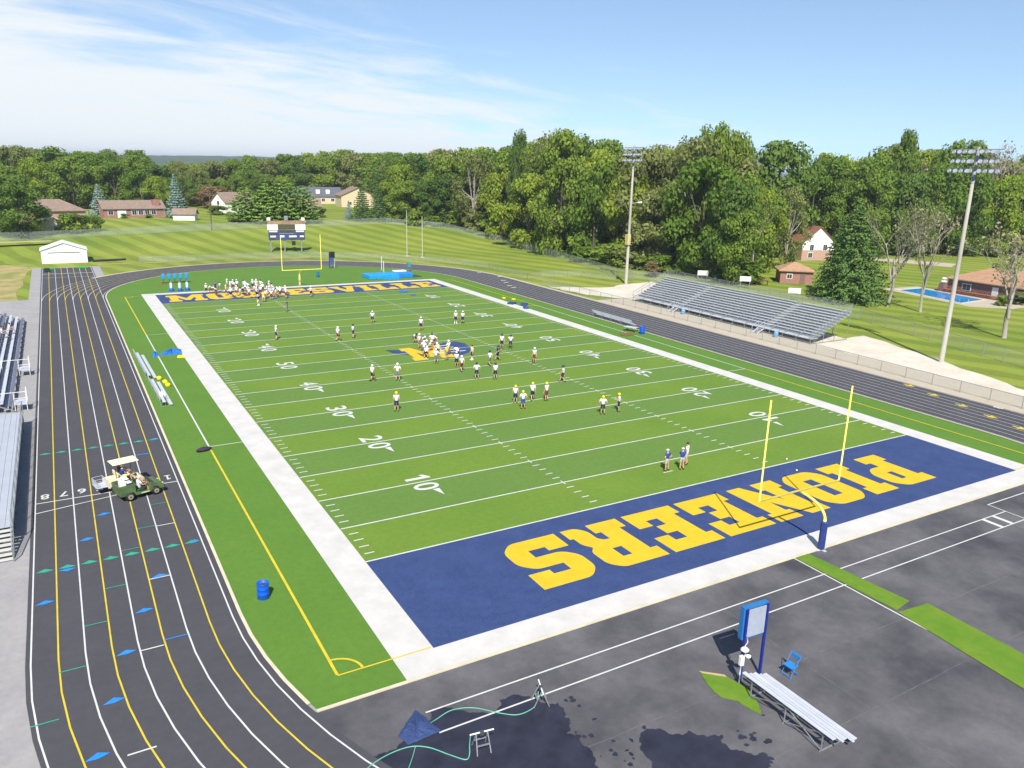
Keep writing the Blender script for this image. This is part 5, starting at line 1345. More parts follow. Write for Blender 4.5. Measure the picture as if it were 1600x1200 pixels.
house('house', 'brick house with white gable and red brown roof among the trees right of the grandstand', (160.8, 116.0), -15, 9.5, 15, 4.8, 3.8, BR2, RF4, axis='y', gablem=WSIDE, wins=(('f', -2, 2.6, 1.1, 1.5), ('f', 2, 2.6, 1.1, 1.5), ('f', -2.2, .8, 1.2, 1.2), ('l', -3, 1, 1.2, 1.2), ('l', 2, 1, 1.2, 1.2)), chimney=(0, 4, 1.2, 4.6), upper=2.7)
house('brick_shed', 'small square brick shed with tan hip roof left of the big dark spruce', (119, 82), -40, 6.4, 6, 2.5, 1.5, BR1, RF3, 'hip', doors=(('f', 1.2, 1.0, 2.0, BR3),), wins=(('f', -1.4, 1.1, .9, .8),), cat='shed')
house('pool_house', 'long low dark brick house with tan roof behind the swimming pool', (141.9, 46.8), -95, 27, 10, 2.6, 2.3, BR3, RF3, 'hip', doors=(('f', -3.8, 1.2, 2.1, WHITEP), ('f', 5, 1.6, 2.1, WHITEP)), wins=(('f', -9.5, .9, 1.6, 1.1), ('f', .8, .9, 1.6, 1.1), ('f', 9, .9, 1.4, 1.1)))
t = thing('storage_tent', 'white storage tent with a peaked roof at the end of the sprint chute', 'tent', (-11.9, 160.2, -.06), 0)
MB().box(-4.2, 0, 0, 4.2, 6.5, 2.7).build('wall', mat('tent_white', srgb(214, 214, 212), .7, var=.03, scale=.8), t)
rf = MB(); gable_prism(rf, -4.2, 4.2, 0, 6.5, 2.72, 1.5, .2, .06, 'y'); rf.build('roof', WHITEP, t)
MB().add([(-4.2, .02, 2.7), (4.2, .02, 2.7), (0, .02, 4.2)], [(0, 1, 2)]).build('gable', _mats['tent_white'], t)
MB().box(-3.0, -.05, 2.15, 2.9, -.01, 2.27).build('slot', DARK, t)
for x, lab in ((-14.9, 'left'), (-9.2, 'right')):
    o = MB().box(-1.15, -.7, 0, 1.15, .7, .18).build('green_mat', mat('bright_green_mat', srgb(40, 150, 50), .8), bevel=.03); o.location = (x, 150.5, .02); tag(o, lab + ' one of the two bright green mats at the end of the sprint chute', 'mat', 'green mats')
o = MB().box(-.5, -.35, 0, .5, .35, .7).build('hurdle_cart', BLACK, bevel=.05); o.location = (-15.2, 146.0, .02); tag(o, 'small black cart in the left lane near the end of the sprint chute', 'cart')
o = MB().tube([(0, 0, .25), (6.5, 1.2, .25)], .22, 8).build('drain_pipe', BLACK); o.location = (-6.8, 160.5, -.06); tag(o, 'black pipe lying on the grass right of the white storage tent', 'pipe')
# pool
struct('pool_deck', MB().poly([(128.2, 68), (138.9, 67.5), (136.3, 52.5), (135.4, 43.2), (128.5, 43.0), (123.8, 47.6)], z0=-.038), CONC)
WAT = mat('pool_water', srgb(20, 138, 205), .06, var=.15, scale=1.0, spec=.5)
struct('pool_water', MB().poly([(130.0, 65.6), (136.6, 65.3), (134.2, 51.2), (126.2, 50.6)], z0=-.030), WAT)
o = MB().poly([(129.5, 66.1), (137.1, 65.8), (134.6, 50.7), (125.6, 50.1)], [[(130.0, 65.6), (136.6, 65.3), (134.2, 51.2), (126.2, 50.6)]], z0=-.034, z1=.02).build('pool_coping', CURB); tag(o, kind='structure')
t = thing('grill_umbrella', 'dark post with two white round hoods at the left corner of the pool house', 'grill', (137.5, 61.2, -.06)); t.name = 'patio_grill'
MB().box(-.7, -.5, 0, .7, .5, 1.6).build('body', BR3, t); MB().ball((0, 0, 1.9), .6, .6, .25).build('hood', WHITEP, t, True); MB().ball((0, 0, 2.5), .5, .5, .22).build('hood', WHITEP, t, True); MB().bar((0, 0, 1.6), (0, 0, 2.5), .1, .1).build('post', DARK, t)
rw = MB()
for i in range(3): rw.box(0, 0, .25 * i, 13, .7, .25 * i + .1)
t = thing('deck_steps', 'reddish wooden deck rail between the pool and the pool house', 'railing', (136.9, 62.0, .0), R(-95))
rw.build('board', mat('redwood', srgb(150, 96, 78), .8, var=.12), t); t.name = 'deck_rail'
for i in range(6): MB().bar((.2 + i * 2.5, .3, 0), (.2 + i * 2.5, .3, .9), .12, .12).build('post', _mats['redwood'], t)
t = thing('parked_boat', 'small white covered boat parked on the lawn beyond the pool house', 'boat', (229.9, 111, -.06), R(-60))
MB().lathe([(.2, 0), (1.2, .5), (1.4, 1.0), (.9, 1.35), (.2, 1.4)], 14, sx=1.9, sy=.8).build('hull', WHITEP, t, True); MB().box(-1.4, -.5, .0, 1.4, .5, .25).build('trailer', DARK, t)
struct('driveway', MB().poly([(172, 113), (178, 118), (190, 90), (181, 86)], z0=-.04).poly([(-60, 181.5), (-30, 184), (-14, 186), (-14, 184), (-30, 182), (-60, 179)][::-1], z0=2.4), CONC)

# ------------------------------------------------------------ trees
def leaf_cloud(C, Nn, size, rng):
    n = len(C); q = Nn + rng.normal(0, .45, (n, 3)); q /= np.linalg.norm(q, axis=1)[:, None]
    a = np.cross(q, rng.normal(0, 1, (n, 3))); a /= np.linalg.norm(a, axis=1)[:, None]; b = np.cross(q, a)
    s = (size * rng.uniform(.6, 1.35, n))[:, None]
    V = np.stack([C - a * s, C - b * s * .75 + q * s * .18, C + a * s, C + b * s * .75 + q * s * .18], 1).reshape(-1, 3)
    return V
def leaf_mesh(name, V, m):
    n = len(V) // 4; me = bpy.data.meshes.new(name)
    me.vertices.add(n * 4); me.vertices.foreach_set('co', V.astype(np.float32).ravel())
    me.loops.add(n * 4); me.loops.foreach_set('vertex_index', np.arange(n * 4, dtype=np.int32))
    me.polygons.add(n); me.polygons.foreach_set('loop_start', np.arange(0, n * 4, 4, dtype=np.int32)); me.polygons.foreach_set('loop_total', np.full(n, 4, dtype=np.int32))
    me.materials.append(m); me.update(calc_edges=True); return me
def broadleaf(seed, clumps, n, size, base=.12, shape=1.0, m=None, bark=BARK, limbs=6, rmin=.10, rmax=.19, dens=1.0):
    rng = np.random.default_rng(seed); C = []; Q = []; cen = []
    k = 0
    while len(cen) < clumps:
        z = rng.uniform(0, 1); prof = (math.sin(math.pi * min(1, (z * .86 + .10))) ** .62) * shape
        a = rng.uniform(0, 2 * math.pi); r = .5 * prof * math.sqrt(rng.uniform(.12, 1)) * rng.uniform(.72, 1.06)
        c = np.array([r * math.cos(a), r * math.sin(a), base + z * (1 - base) * .93]); cen.append(c)
    for c in cen:
        R_ = rng.uniform(rmin, rmax); m_ = int(n / clumps * (R_ / ((rmin + rmax) / 2)) ** 2)
        d = rng.normal(0, 1, (m_, 3)); d[:, 2] = d[:, 2] * .9 + .25; d /= np.linalg.norm(d, axis=1)[:, None]
        rad = R_ * rng.uniform(.35, 1.2, m_)[:, None]
        p_ = c + d * rad * np.array([1, 1, .7]); C.append(p_); Q.append(d + np.array([0, 0, .35]))
    C = np.concatenate(C); Q = np.concatenate(Q); ok = (C[:, 2] < 1.0) & (C[:, 2] > .02); C, Q = C[ok], Q[ok]
    cm = leaf_mesh('crown', leaf_cloud(C, Q, size, rng), m)
    tb = MB(); tb.tube([(0, 0, -.03), (0.005, 0, base + .05), (-.01, .01, .55), (0, 0, .85)], [.030, .022, .014, .005], 8)
    for i in range(limbs):
        c = cen[i * len(cen) // limbs]; z0 = base + .02 + .3 * rng.uniform(0, 1)
        tb.tube([(0, 0, z0), (c[0] * .5, c[1] * .5, (z0 + c[2]) / 2 - .02), tuple(c)], [.012, .008, .003], 5)
    return tb.mesh('trunk', bark, True), cm
def conifer(seed, n, size, m, layers=22, droop=.10, wpow=.9, base=.06):
    rng = np.random.default_rng(seed); C = []; Q = []
    for l in range(layers):
        f = l / (layers - 1); z = base + f * (1 - base); rr = .5 * (1 - f) ** wpow + .012; nb = max(5, int(13 * (1 - f) + 5))
        for b in range(nb):
            a = 2 * math.pi * (b + rng.uniform(-.4, .4)) / nb + l * .7; L = rr * rng.uniform(.72, 1.12); mm = max(4, int(n / layers / nb * (1.8 * (1 - f) + .25)))
            t_ = rng.uniform(.1, 1, mm) ** .7; w = (1 - t_) * .05 + .018
            x = t_ * L; y = rng.normal(0, 1, mm) * w; zz_ = z - droop * t_ * rr * 1.6 + rng.normal(0, .008, mm) + .03 * (t_ ** 3)
            C.append(np.stack([x * math.cos(a) - y * math.sin(a), x * math.sin(a) + y * math.cos(a), zz_], 1)); Q.append(np.tile([math.cos(a) * .5, math.sin(a) * .5, .8], (mm, 1)))
    C = np.concatenate(C); Q = np.concatenate(Q)
    tb = MB().tube([(0, 0, -.03), (0, 0, .95)], [.024, .004], 8)
    return tb.mesh('trunk', BARK, True), leaf_mesh('crown', leaf_cloud(C, Q, size, rng), m)
def bare_tree(seed, m, leafn, spread=.42):
    rr = random.Random(seed); tb = MB(); tips = []
    def br(p, d, L, r, lev):
        q = p + d * L * .5 + Vector((rr.uniform(-1, 1), rr.uniform(-1, 1), 0)) * L * .06; e_ = p + d * L
        tb.tube([p, q, e_], [r, r * .8, r * .55], 6 if lev < 2 else 4); tips.append((e_, lev))
        if lev >= 4: return
        for k in range(4 if lev == 3 else 3 if lev else 5):
            nd = (d + Vector((rr.uniform(-1, 1), rr.uniform(-1, 1), rr.uniform(-.1, .7))) * (.62 + .1 * lev)).normalized()
            br(p.lerp(e_, rr.uniform(.45, 1)), nd, L * rr.uniform(.55, .75), r * .5, lev + 1)
    br(Vector((0, 0, -.03)), Vector((0, 0, 1)), .36, .013, 0)
    zs = max(t_[0].z for t_ in tips); xs = max(max(abs(t_[0].x), abs(t_[0].y)) for t_ in tips)
    tb.v = [(v[0] / (2 * xs), v[1] / (2 * xs), v[2] / zs) for v in tb.v]
    rng = np.random.default_rng(seed); T_ = np.array([(t_[0].x / (2 * xs), t_[0].y / (2 * xs), t_[0].z / zs) for t_ in tips if t_[1] >= 2])
    idx = rng.integers(0, len(T_), leafn); C = T_[idx] + rng.normal(0, .028, (leafn, 3))
    return tb.mesh('trunk', PALEBARK, True), leaf_mesh('crown', leaf_cloud(C, rng.normal(0, 1, (leafn, 3)) + np.array([0, 0, .8]), .013, rng), m)
LG = leaf_mat('leaf_green', (.135, .225, .032), (.215, .295, .045), .5); LD = leaf_mat('leaf_dark', (.085, .155, .032), (.140, .220, .040), .45); LY = leaf_mat('leaf_yellow_green', (.235, .325, .035), (.275, .345, .045), .5)
LO = leaf_mat('leaf_olive', (.190, .230, .065), (.265, .290, .095), .5); LS = leaf_mat('spruce_green', (.070, .140, .036), (.120, .205, .050), .2); LB_ = leaf_mat('blue_spruce', (.20, .29, .24), (.27, .36, .30), .1)
LR = leaf_mat('leaf_redbrown', (.210, .137, .070), (.240, .172, .085)); LP = leaf_mat('pine_green', (.155, .265, .045), (.210, .320, .060), .25); LT = leaf_mat('leaf_tan', (.30, .26, .16), (.24, .24, .10))
BL = [('full green', broadleaf(1, 34, 9750, .0213, m=LG)), ('round dark', broadleaf(2, 26, 9750, .0213, base=.08, m=LD, rmax=.21)), ('tall ragged', broadleaf(3, 22, 7800, .0197, shape=.85, m=LG, rmin=.08, rmax=.17)), ('olive toned', broadleaf(4, 40, 7800, .0197, m=LO, rmin=.07, rmax=.14)),
      ('yellow green', broadleaf(5, 30, 9300, .0213, m=LY)), ('broad green', broadleaf(6, 46, 10800, .0189, base=.06, m=LG, rmin=.08, rmax=.16)), ('thin olive', broadleaf(7, 34, 3900, .0164, m=LO, rmin=.07, rmax=.14, bark=PALEBARK, limbs=14)), ('deep green', broadleaf(8, 30, 9300, .0205, base=.10, m=LD, rmin=.09, rmax=.18)),
      ('clumpy bright', broadleaf(12, 18, 9000, .0205, base=.1, m=LG, rmin=.12, rmax=.22))]
BARE = bare_tree(3, LT, 650); BARE2 = bare_tree(8, LO, 900); BARE3 = bare_tree(14, LG, 2600)
SPR = conifer(1, 8200, .016, LS); SPB = conifer(2, 6500, .020, LB_, layers=18, droop=.05); PIN = conifer(3, 6500, .024, LP, layers=12, droop=-.05, wpow=.42, base=.03)
SPM = conifer(5, 6500, .020, LS, layers=18, wpow=.75)
BIG = broadleaf(21, 60, 16000, .017, base=.14, m=LD, rmin=.08, rmax=.16)
BSP = conifer(9, 15000, .013, LS, layers=26, droop=.16, wpow=.62, base=.05)
def tree(proto, x, y, h, w, label, cat='tree', group=None, name='broadleaf_tree', rz=None, z=None):
    rr = random.Random(int(x * 31 + y * 17))
    t = thing(name, label, cat, (x, y, (H(x, y) if z is None else z) - .1), rr.uniform(0, 6.28) if rz is None else rz, group)
    put('trunk', proto[0], t, scale=(max(w, h * .55), max(w, h * .55), h)); put('crown', proto[1], t, scale=(w, w, h))
    return t
FOREST=[(-48.5,303.9,4.5,16.6,13.9,0,0),(-40.7,301.1,4.5,12,8.7,0,0),(-35.2,295.3,4.5,17.8,11.5,0,0),(-29,287.7,4.5,15.7,11.8,0,0),(-23.6,285,4.5,13.7,11.4,0,0),(-17,281.7,4.5,16.6,10.8,0,0),(-11,278.8,4.5,11.3,9.3,0,0),(-6.4,277.7,4.5,17.1,14,0,0),(1,281.6,4.5,14.2,11,0,0),(6.4,279,4.5,15.6,13.2,0,0),(13.8,269.7,4.5,13.5,8.9,0,0),(17.9,265.7,4.5,11.5,8.7,0,0),(24.2,281.5,4.5,10.9,7.6,0,1),(30.6,293,4.5,10.9,8,0,1),(36.1,296.8,4.5,14.5,9.1,0,1),(43.6,306.9,4.5,9.8,7.9,0,1),(48.1,306.9,4.5,10.1,6.4,0,2),(53.2,312.1,4.5,11.7,9.3,0,2),(60.1,314.9,4.5,13.5,9.5,0,2),(66.1,315.9,4.5,12,9.5,0,2),(73.3,319.2,4.5,11.5,9.6,0,2),(98.1,260.2,4.4,12.7,9.3,0,2),(88.8,220.9,4.5,17.2,14,0,3),(91.8,205.7,4,14.1,10.1,0,3),(95.2,199.7,3.6,16.2,11.7,0,3),(99.1,188.9,2.5,23,14,0,3),(101.1,174.8,1,19.5,13.4,0,3),(100.2,157.6,0,20.1,14,0,3),(104,145.4,0,22.3,14,0,3),(103.1,131.2,0,24.3,14,0,3),(105.4,120.8,0,22.4,14,0,4),(106.4,108.2,0,18.4,14,0,4),(107,97.2,0,24.6,14,0,4),(118.8,97.8,0,22.2,14,0,4),(174.5,124.8,0,21.4,14,0,5),(177.5,117.3,0,20.7,14,0,5),(181.8,111,0,23.3,14,0,6),(194.3,108.7,0,23.1,14,0,6),(202.5,105.7,0,26.4,14,0,6),(212.4,102.2,0,25.1,14,0,6),(222.4,98.5,0,22.8,14,0,6),(234.8,96.4,0,21.5,14,0,6),(235.7,89.9,0,19.8,14,0,6),(247.4,88.2,0,21.7,13.7,0,6),(-50.9,313.1,4.5,17.4,12.1,1,0),(-45.2,311.1,4.5,17.2,12.5,1,0),(-39,311.5,4.5,20,13.5,1,0),(-30.6,300.8,4.5,19.4,13.3,1,0),(-23.7,298.6,4.5,21,14.8,1,0),(-16.9,300.4,4.5,17.4,13,1,0),(-10.3,297.2,4.5,20.5,16.5,1,0),(-1.5,295.6,4.5,18.7,13.2,1,0),(4.7,290.8,4.5,18.6,15.7,1,0),(14.4,286.6,4.5,18.1,15,1,0),(21,281.1,4.5,15.2,11.6,1,0),(29.8,302.4,4.5,16.5,11.6,1,1),(37.8,311.3,4.5,14.8,12.5,1,1),(46.6,321.3,4.5,17.4,13.2,1,1),(54.6,324.8,4.5,17.2,12.3,1,2),(62.3,327.8,4.5,18.5,12.7,1,2),(68.9,323.5,4.5,19.1,13.8,1,2),(98.3,251.8,4.4,19.6,13.5,1,2),(93.3,219.1,4.5,20.3,16.1,1,3),(97.8,204.8,4,21.4,15.5,1,3),(106.1,197.3,2.9,24.6,15.3,1,3),(106.9,178.1,1.2,26.1,19,1,3),(109.6,159.5,0.1,31.7,19,1,3),(113.2,145.2,0,26.6,18.3,1,3),(109,120.2,0,27.5,19,1,4),(113.8,108.7,0,29.3,19,1,4),(184.5,127.8,0,27,19,1,5),(186.1,114.9,0,26.8,19,1,6),(207.1,114.2,0,26.2,19,1,6),(219.2,110.5,0,32.4,19,1,6),(228.5,105.3,0,31.7,19,1,6),(244,101.8,0,24.4,18.6,1,6),(250,95.5,0,25.8,16.4,1,6),(261.9,93,0,28.2,19,1,6),(-51.9,330.7,4.5,20.1,14.7,2,0),(-43.1,326.1,4.5,18.8,14.7,2,0),(-36.2,324.5,4.5,20.6,17.1,2,0),(-26.9,319.3,4.5,19.9,14.9,2,0),(-19.5,317.3,4.5,20.1,13.1,2,0),(-13.1,310.8,4.5,20.2,13.4,2,0),(-5.3,310.1,4.5,17.8,13.8,2,0),(1,302.3,4.5,18.9,12.7,2,0),(8.8,302.1,4.5,19,15.2,2,0),(16.1,301.2,4.5,18.2,11.9,2,0),(23.9,301.3,4.5,14.8,9.6,2,1),(32.4,317.5,4.5,16.4,10.7,2,1),(40.1,325.7,4.5,15.4,10.7,2,1),(47.1,328.7,4.5,16.2,10.5,2,1),(55.1,334.3,4.5,18.3,13.2,2,2),(64.4,336.7,4.5,19.6,14.7,2,2),(74.6,339.2,4.5,18.1,11.4,2,2),(80.7,338.1,4.5,20.7,15.1,2,2),(102.3,262.5,4.2,20.6,15,2,2),(99.2,235,4.4,21.5,18,2,3),(105.5,220.8,3.9,23.8,19,2,3),(110.6,208.1,3.1,24.6,19,2,3),(112.3,185.9,1.6,25.4,15.9,2,3),(113.9,171.3,0.6,29,19,2,3),(117.3,156.5,0,29.9,19,2,3),(120.5,140.3,0,26,17.5,2,4),(124.3,127.5,0,27.2,19,2,4),(126.4,111,0,28.4,19,2,4),(193.3,138.2,0,25.2,16,2,5),(195.4,126.8,0,26.8,17,2,5),(203.1,121.4,0,30.5,19,2,6),(218.4,119.8,0,29.5,18.7,2,6),(234.4,119.3,0,29.6,19,2,6),(244,113.3,0,28.3,19,2,6),(256.2,109.8,0,29.6,19,2,6),(265.2,102.1,0,25.7,19,2,6),(278.6,97.7,0,27.6,19,2,6),(-51.4,344.7,4.5,19.9,16.1,3,0),(-43.4,338.2,4.5,19.8,12.7,3,0),(-36.4,340.9,4.5,20.2,13.1,3,0),(-30,331.6,4.5,19.7,14.2,3,0),(-22.3,328.2,4.5,19.1,14.9,3,0),(-15.4,324.7,4.5,19.2,13.6,3,0),(-9,323.9,4.5,18.8,14.9,3,0),(-0.6,324.7,4.5,19.3,15.4,3,0),(7.6,316.6,4.5,20.3,15.6,3,0),(17.4,314.9,4.5,20.2,13.8,3,0),(25.9,313.6,4.5,14.6,9.2,3,1),(32.1,324.5,4.5,16,11,3,1),(40.2,341.5,4.5,16,10,3,1),(44.7,338.1,4.5,15.8,12.9,3,1),(54.9,346,4.5,16.4,11.8,3,2),(61.7,346.2,4.5,17.1,12.9,3,2),(71.7,352.6,4.4,18.5,13.7,3,2),(79.8,354.9,4.4,19.3,16.1,3,2),(87.8,344,4.5,19.7,16.3,3,2),(94.8,333.6,4.5,20.7,16.5,3,2),(107.6,280.4,3.6,22.4,16.4,3,2),(103,241.3,4.1,21.5,14.7,3,3),(108.9,234.2,3.5,23.8,18.8,3,3),(113.7,220,2.8,24.9,19,3,3),(120.5,205.6,1.7,26.9,19,3,3),(123.4,190.2,0.9,29.4,18.5,3,3),(122.7,170.7,0.3,31.6,19,3,3),(128.2,160.3,0,29.9,19,3,3),(128.7,140.6,0,28.4,19,3,4),(131.9,129.5,0,29.7,19,3,4),(139.7,121.6,0,28.3,19,3,4),(154.2,120.1,0,29.9,19,3,4),(208.6,148.1,0,28.5,19,3,5),(209.3,134.4,0,26.6,18.7,3,6),(223.8,131.3,0,32.8,19,3,6),(230.8,124.9,0,30.1,19,3,6),(250.5,123.6,0,30.8,19,3,6),(263.1,119.8,0,27.1,19,3,6),(278.5,115.9,0,29.7,19,3,6),(287.7,108.4,0,28.8,19,3,6),(83.7,344.5,4.5,19.5,14.0,1,2),(89.7,357.9,4.4,21.0,15.1,2,2),(88.1,342.0,4.5,20.1,14.5,1,2),(94.2,355.2,4.4,21.4,15.4,2,2),(92.5,339.4,4.5,21.3,15.3,1,2),(98.8,352.5,4.3,19.3,13.9,2,2),(96.9,336.9,4.5,18.9,13.6,1,2),(103.3,349.8,4.0,23.0,16.5,2,2),(101.2,334.3,4.3,20.2,14.5,1,2),(107.8,347.0,3.6,20.9,15.1,2,2),(105.5,331.6,3.9,23.8,17.1,1,2),(112.2,344.2,3.0,22.6,16.3,2,2),(109.9,328.9,3.4,23.8,17.1,1,2),(116.7,341.4,2.4,23.4,16.8,2,2),(114.2,326.2,2.7,23.6,17.0,1,2),(121.2,338.6,1.7,22.5,16.2,2,2),(118.5,323.5,2.1,24.3,17.5,1,2),(125.6,335.8,1.1,26.7,19.2,2,2),(122.8,320.8,1.5,24.5,17.6,1,2),(130.1,333.0,0.6,26.7,19.3,2,2)]
REG = ('behind the houses at the far left', 'in the low gap under the distant ridge', 'behind the long grey roofed house', 'beyond the fence on the bank',
       'behind the grandstand', 'behind the white gabled brick house', 'behind the pool house')
ROWN = ('front row of the wood', 'second row of the wood', 'back of the wood', 'back of the wood')
frr = random.Random(77)
for x, y, z, h, w, k, rg in FOREST:
    wt = [3, 2, 2, 3.2, 2.4, 3, 2.2, 2, 2.6] if rg > 2 else [4, 2, 1, 3, 2, 4, .6, 2, 2]
    i = frr.choices(range(9), wt)[0]
    adj, pr = BL[i]
    if (rg == 0 and k == 1 and frr.random() < .10) or (rg in (4, 6) and k > 0 and frr.random() < .12): adj, pr = 'bare greyish', BARE
    lab = f'{adj} tree, {ROWN[k]} {REG[rg]}'
    tree(pr, x, y, h, w * frr.uniform(1.0, 1.2), lab, group=lab)
# shrubs along the wood edge
SH = broadleaf(31, 12, 1500, .06, base=.0, m=LG, rmin=.18, rmax=.3, limbs=3)
SHO = broadleaf(32, 12, 1500, .06, base=.0, m=LO, rmin=.18, rmax=.3, limbs=3)
edge = [(79, 207), (86, 201), (93, 197), (97, 188), (100, 178), (102, 168), (101, 158), (100, 149), (99.5, 140), (98.5, 132), (97.5, 124), (98.5, 116), (99.5, 108), (101, 101), (103, 95), (105, 90), (108, 86)]
for i, (x, y) in enumerate(edge):
    for j in range(2):
        xx, yy = x + frr.uniform(-1.5, 3) + j * 2.5, y + frr.uniform(-3, 3)
        tree(SH if (i + j) % 3 else SHO, xx, yy, frr.uniform(3.0, 6.0), frr.uniform(5, 8), 'leafy bush along the foot of the wood beside the chain link fence', 'bush', 'bushes along the wood edge', 'bush')
S = [
 (BIG, -20.6, 195, 14.6, 15.0, 'big dark round tree standing alone at the far left before the pale garage', 'broadleaf_tree', 'tree'),
 (BL[4][1], -31, 207, 12, 9, 'reddish green tree at the left edge behind the big dark tree', 'broadleaf_tree', 'tree'),
 (SPB, -.7, 239, 9.2, 7.6, 'blue spruce left of the brick ranch house, the shorter and wider one', 'spruce_tree', 'spruce'),
 (SPB, 19.6, 231, 12.4, 7.6, 'tall pointed blue spruce right of the brick ranch house', 'spruce_tree', 'spruce'),
 (broadleaf(41, 30, 4500, .026, base=.04, m=LR), 37.9, 280, 7.8, 15, 'wide red brown tree left of the two storey house', 'broadleaf_tree', 'tree'),
 (PIN, 36.5, 214, 9.6, 12, 'leftmost of the broad layered pines before the two storey house', 'pine_tree', 'pine'),
 (PIN, 41.8, 211.5, 10.8, 12.5, 'second from left of the broad layered pines', 'pine_tree', 'pine'),
 (PIN, 47.2, 209.5, 11.9, 13, 'third from left of the broad layered pines, the tallest', 'pine_tree', 'pine'),
 (PIN, 52.5, 210.5, 10.4, 11.5, 'rightmost of the broad layered pines', 'pine_tree', 'pine'),
 (SPB, 68.5, 216, 5.6, 3.8, 'small narrow blue spruce by the foot of the spruce row', 'spruce_tree', 'spruce'),
 (SPM, 71.5, 212, 10.5, 8, 'left one of the dark green spruces at the right end of the far lawn', 'spruce_tree', 'spruce'),
 (SPM, 76.5, 211, 10.8, 8, 'middle one of the dark green spruces at the right end of the far lawn', 'spruce_tree', 'spruce'),
 (SPM, 81.5, 211, 9.0, 7.5, 'right one of the dark green spruces at the right end of the far lawn', 'spruce_tree', 'spruce'),
 (BL[5][1], 84, 206, 13, 13, 'broad green tree overhanging the bend of the fence above the white poles', 'broadleaf_tree', 'tree'),
 (BL[7][1], 91, 202, 14, 12, 'deep green tree just right of the two white poles', 'broadleaf_tree', 'tree'),
 (SHO, 62, 226, 3.4, 5, 'round clipped bush on the lawn left of the small blue spruce', 'bush', 'bush'),
 (SH, -9.5, 199, 4.8, 6, 'dark green bush right of the pale garage', 'bush', 'bush'),
 (SH, -6.0, 200, 4.2, 3.2, 'upright dark shrub, the left of two beside the pale garage', 'bush', 'bush'),
 (SH, -3.4, 200.5, 4.0, 3.0, 'upright dark shrub, the right of two beside the pale garage', 'bush', 'bush'),
 (SH, 5.2, 230.5, 1.4, 2.4, 'low round bush before the ranch house door', 'bush', 'bush'),
 (SH, 11.6, 230.5, 1.2, 2.2, 'low round bush before the ranch house windows', 'bush', 'bush'),
 (SH, 33.5, 243, 3, 6, 'low green hedge left of the two storey house', 'hedge', 'hedge'),
 (BSP, 108.2, 60.4, 16.0, 14.5, 'big dark spruce with drooping boughs standing over its shadow behind the grandstand', 'spruce_tree', 'spruce'),
 (BSP, 111.5, 65.5, 14.0, 9.5, 'smaller dark spruce tucked behind the big drooping one', 'spruce_tree', 'spruce'),
 (BARE2, 110.0, 54.0, 17.5, 12.0, 'sparse tree with pale trunk, the left of two beside the pool', 'bare_tree', 'tree'),
 (BARE, 110.1, 47.9, 18.0, 13.5, 'sparse grey branched tree with pale trunk before the pool, right of its twin', 'bare_tree', 'tree'),
 (BARE, 101.3, 29.5, 15.5, 17.0, 'mostly bare tree at the right edge before the pool house', 'bare_tree', 'tree'),
 (BARE3, 117, 92, 16, 12, 'thin leaved tree with several pale stems behind the small brick shed', 'bare_tree', 'tree'),
 (BL[8][1], 103.5, 83, 15, 10, 'bright clumpy tree right behind the middle white board', 'broadleaf_tree', 'tree'),
 (BL[1][1], 107.5, 90, 20, 12, 'dark round tree behind the grandstand between the white boards', 'broadleaf_tree', 'tree'),
 (BL[5][1], 115, 100, 21, 14, 'broad green tree left of the house with the white gable', 'broadleaf_tree', 'tree'),
 (SH, 130.6, 45.8, 1.8, 2.6, 'round bush at the near right corner of the pool', 'bush', 'bush'),
 (SHO, 136.5, 45.0, 2.2, 6, 'spreading yellowish bush against the pool house wall', 'bush', 'bush'),
 (BL[6][1], 134, 97.5, 19, 10, 'thin olive tree with pale stems in front of the white gabled house roof', 'broadleaf_tree', 'tree'),
 (BL[4][1], 123.5, 97, 19, 12, 'bright yellow green tree just left of the white gabled house', 'broadleaf_tree', 'tree'),
 (BL[8][1], 120.3, 110.2, 33.2, 13, 'tallest clumpy tree of the skyline, centred above the left half of the grandstand', 'broadleaf_tree', 'tree'),
 (BL[2][1], 126.5, 108.0, 31.0, 11, 'tall ragged crown just right of the tallest tree above the grandstand', 'broadleaf_tree', 'tree'),
 (BL[2][1], 202.3, 117.5, 35.0, 10, 'tall ragged tree top standing above the skyline left of the right light pole', 'broadleaf_tree', 'tree'),
 (BL[7][1], 100.8, 164.9, 31.5, 7.5, 'narrow dark tree top rising above the wood left of the left light pole', 'broadleaf_tree', 'tree'),
 (BL[5][1], 98.6, 140.0, 31.0, 16, 'big broad domed tree at the wood edge left of the left light pole', 'broadleaf_tree', 'tree'),
 (BL[2][1], 171, 104, 13, 9, 'tree right of the house with the white gable', 'broadleaf_tree', 'tree'),
]
for pr, x, y, h, w, lab, nm_, cat in S: tree(pr, x, y, h, w, lab, cat, name=nm_)
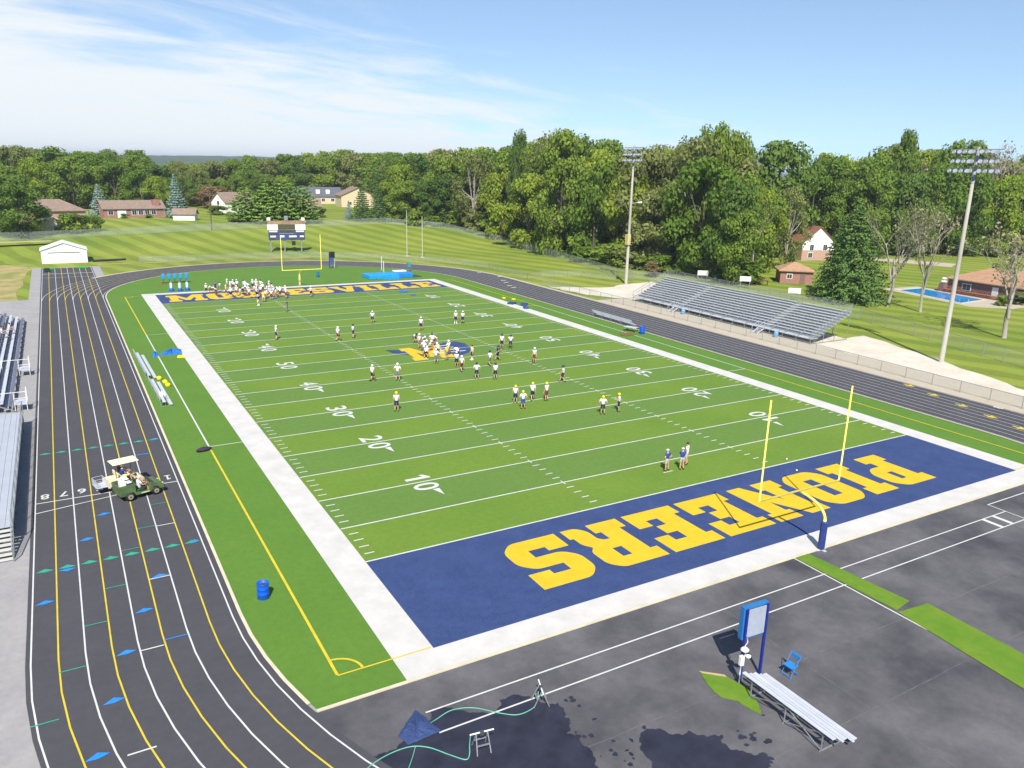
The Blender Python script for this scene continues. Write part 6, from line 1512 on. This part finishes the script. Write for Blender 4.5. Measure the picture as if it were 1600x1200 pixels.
tree((BL[2][1][0], broadleaf(51, 22, 5200, .024, shape=.8, m=LR, rmin=.08, rmax=.16)[1]), 95.5, 99, 3.2, 5, 'low reddish weedy bush near the foot of the left light pole', 'bush', name='bush')

# distant wooded ridge
hm = MB(); rr = random.Random(5); nxh, nyh = 260, 14
for j in range(nyh):
    for i in range(nxh):
        x = -4200 + i * 34; y = 2100 + j * 110 + .12 * x
        f = max(0.0, math.sin(math.pi * j / (nyh - 1))) ** .8
        zz_ = -7 + f * (34 + 7 * math.sin(i * .045 + 1) + 4 * math.sin(i * .13 + 2) + rr.uniform(-1.6, 1.6))
        hm.v.append((x, y, zz_))
hm.f = [(j * nxh + i, j * nxh + i + 1, (j + 1) * nxh + i + 1, (j + 1) * nxh + i) for j in range(nyh - 1) for i in range(nxh - 1)]; hm.mi = [0] * len(hm.f)
struct('hills', hm, band_mat('wooded_hills', ((.03, .055, .02), (.05, .075, .025)), fine=(.03, .5), mid=(.004, .2)))
# mid-distance tree tops in the gap under the ridge: one mass
rng = np.random.default_rng(9); Cs = []; Qs = []
for _ in range(420):
    x = rng.uniform(-700, 1500); y = rng.uniform(560, 1700)
    z0 = H(x, y); r = rng.uniform(6, 10); n_ = 60; d = rng.normal(0, 1, (n_, 3)); d[:, 2] = abs(d[:, 2]); d /= np.linalg.norm(d, axis=1)[:, None]
    Cs.append(np.array([x, y, z0 + rng.uniform(3, 8)]) + d * r * np.array([1, 1, .9])); Qs.append(d)
me = leaf_mesh('distant_wood', leaf_cloud(np.concatenate(Cs), np.concatenate(Qs), 2.2, rng), LO)
o = put('distant_wood', me); tag(o, 'far wood seen as one band under the ridge', 'wood', kind='stuff')

# thin haze over the whole place
hz = MB().box(-9200, -4200, -8.5, 9200, 10200, 62).build('haze', [])
hmat = bpy.data.materials.new('haze'); hmat.use_nodes = True; ht = hmat.node_tree; ht.nodes.clear()
ho = N(ht, 'ShaderNodeOutputMaterial'); pv = N(ht, 'ShaderNodeVolumePrincipled', inp={'Color': (.80, .88, 1.0, 1), 'Density': 0.00016, 'Anisotropy': 0.2})
ht.links.new(pv.outputs[0], ho.inputs['Volume']); hz.data.materials.append(hmat); tag(hz, kind='stuff')
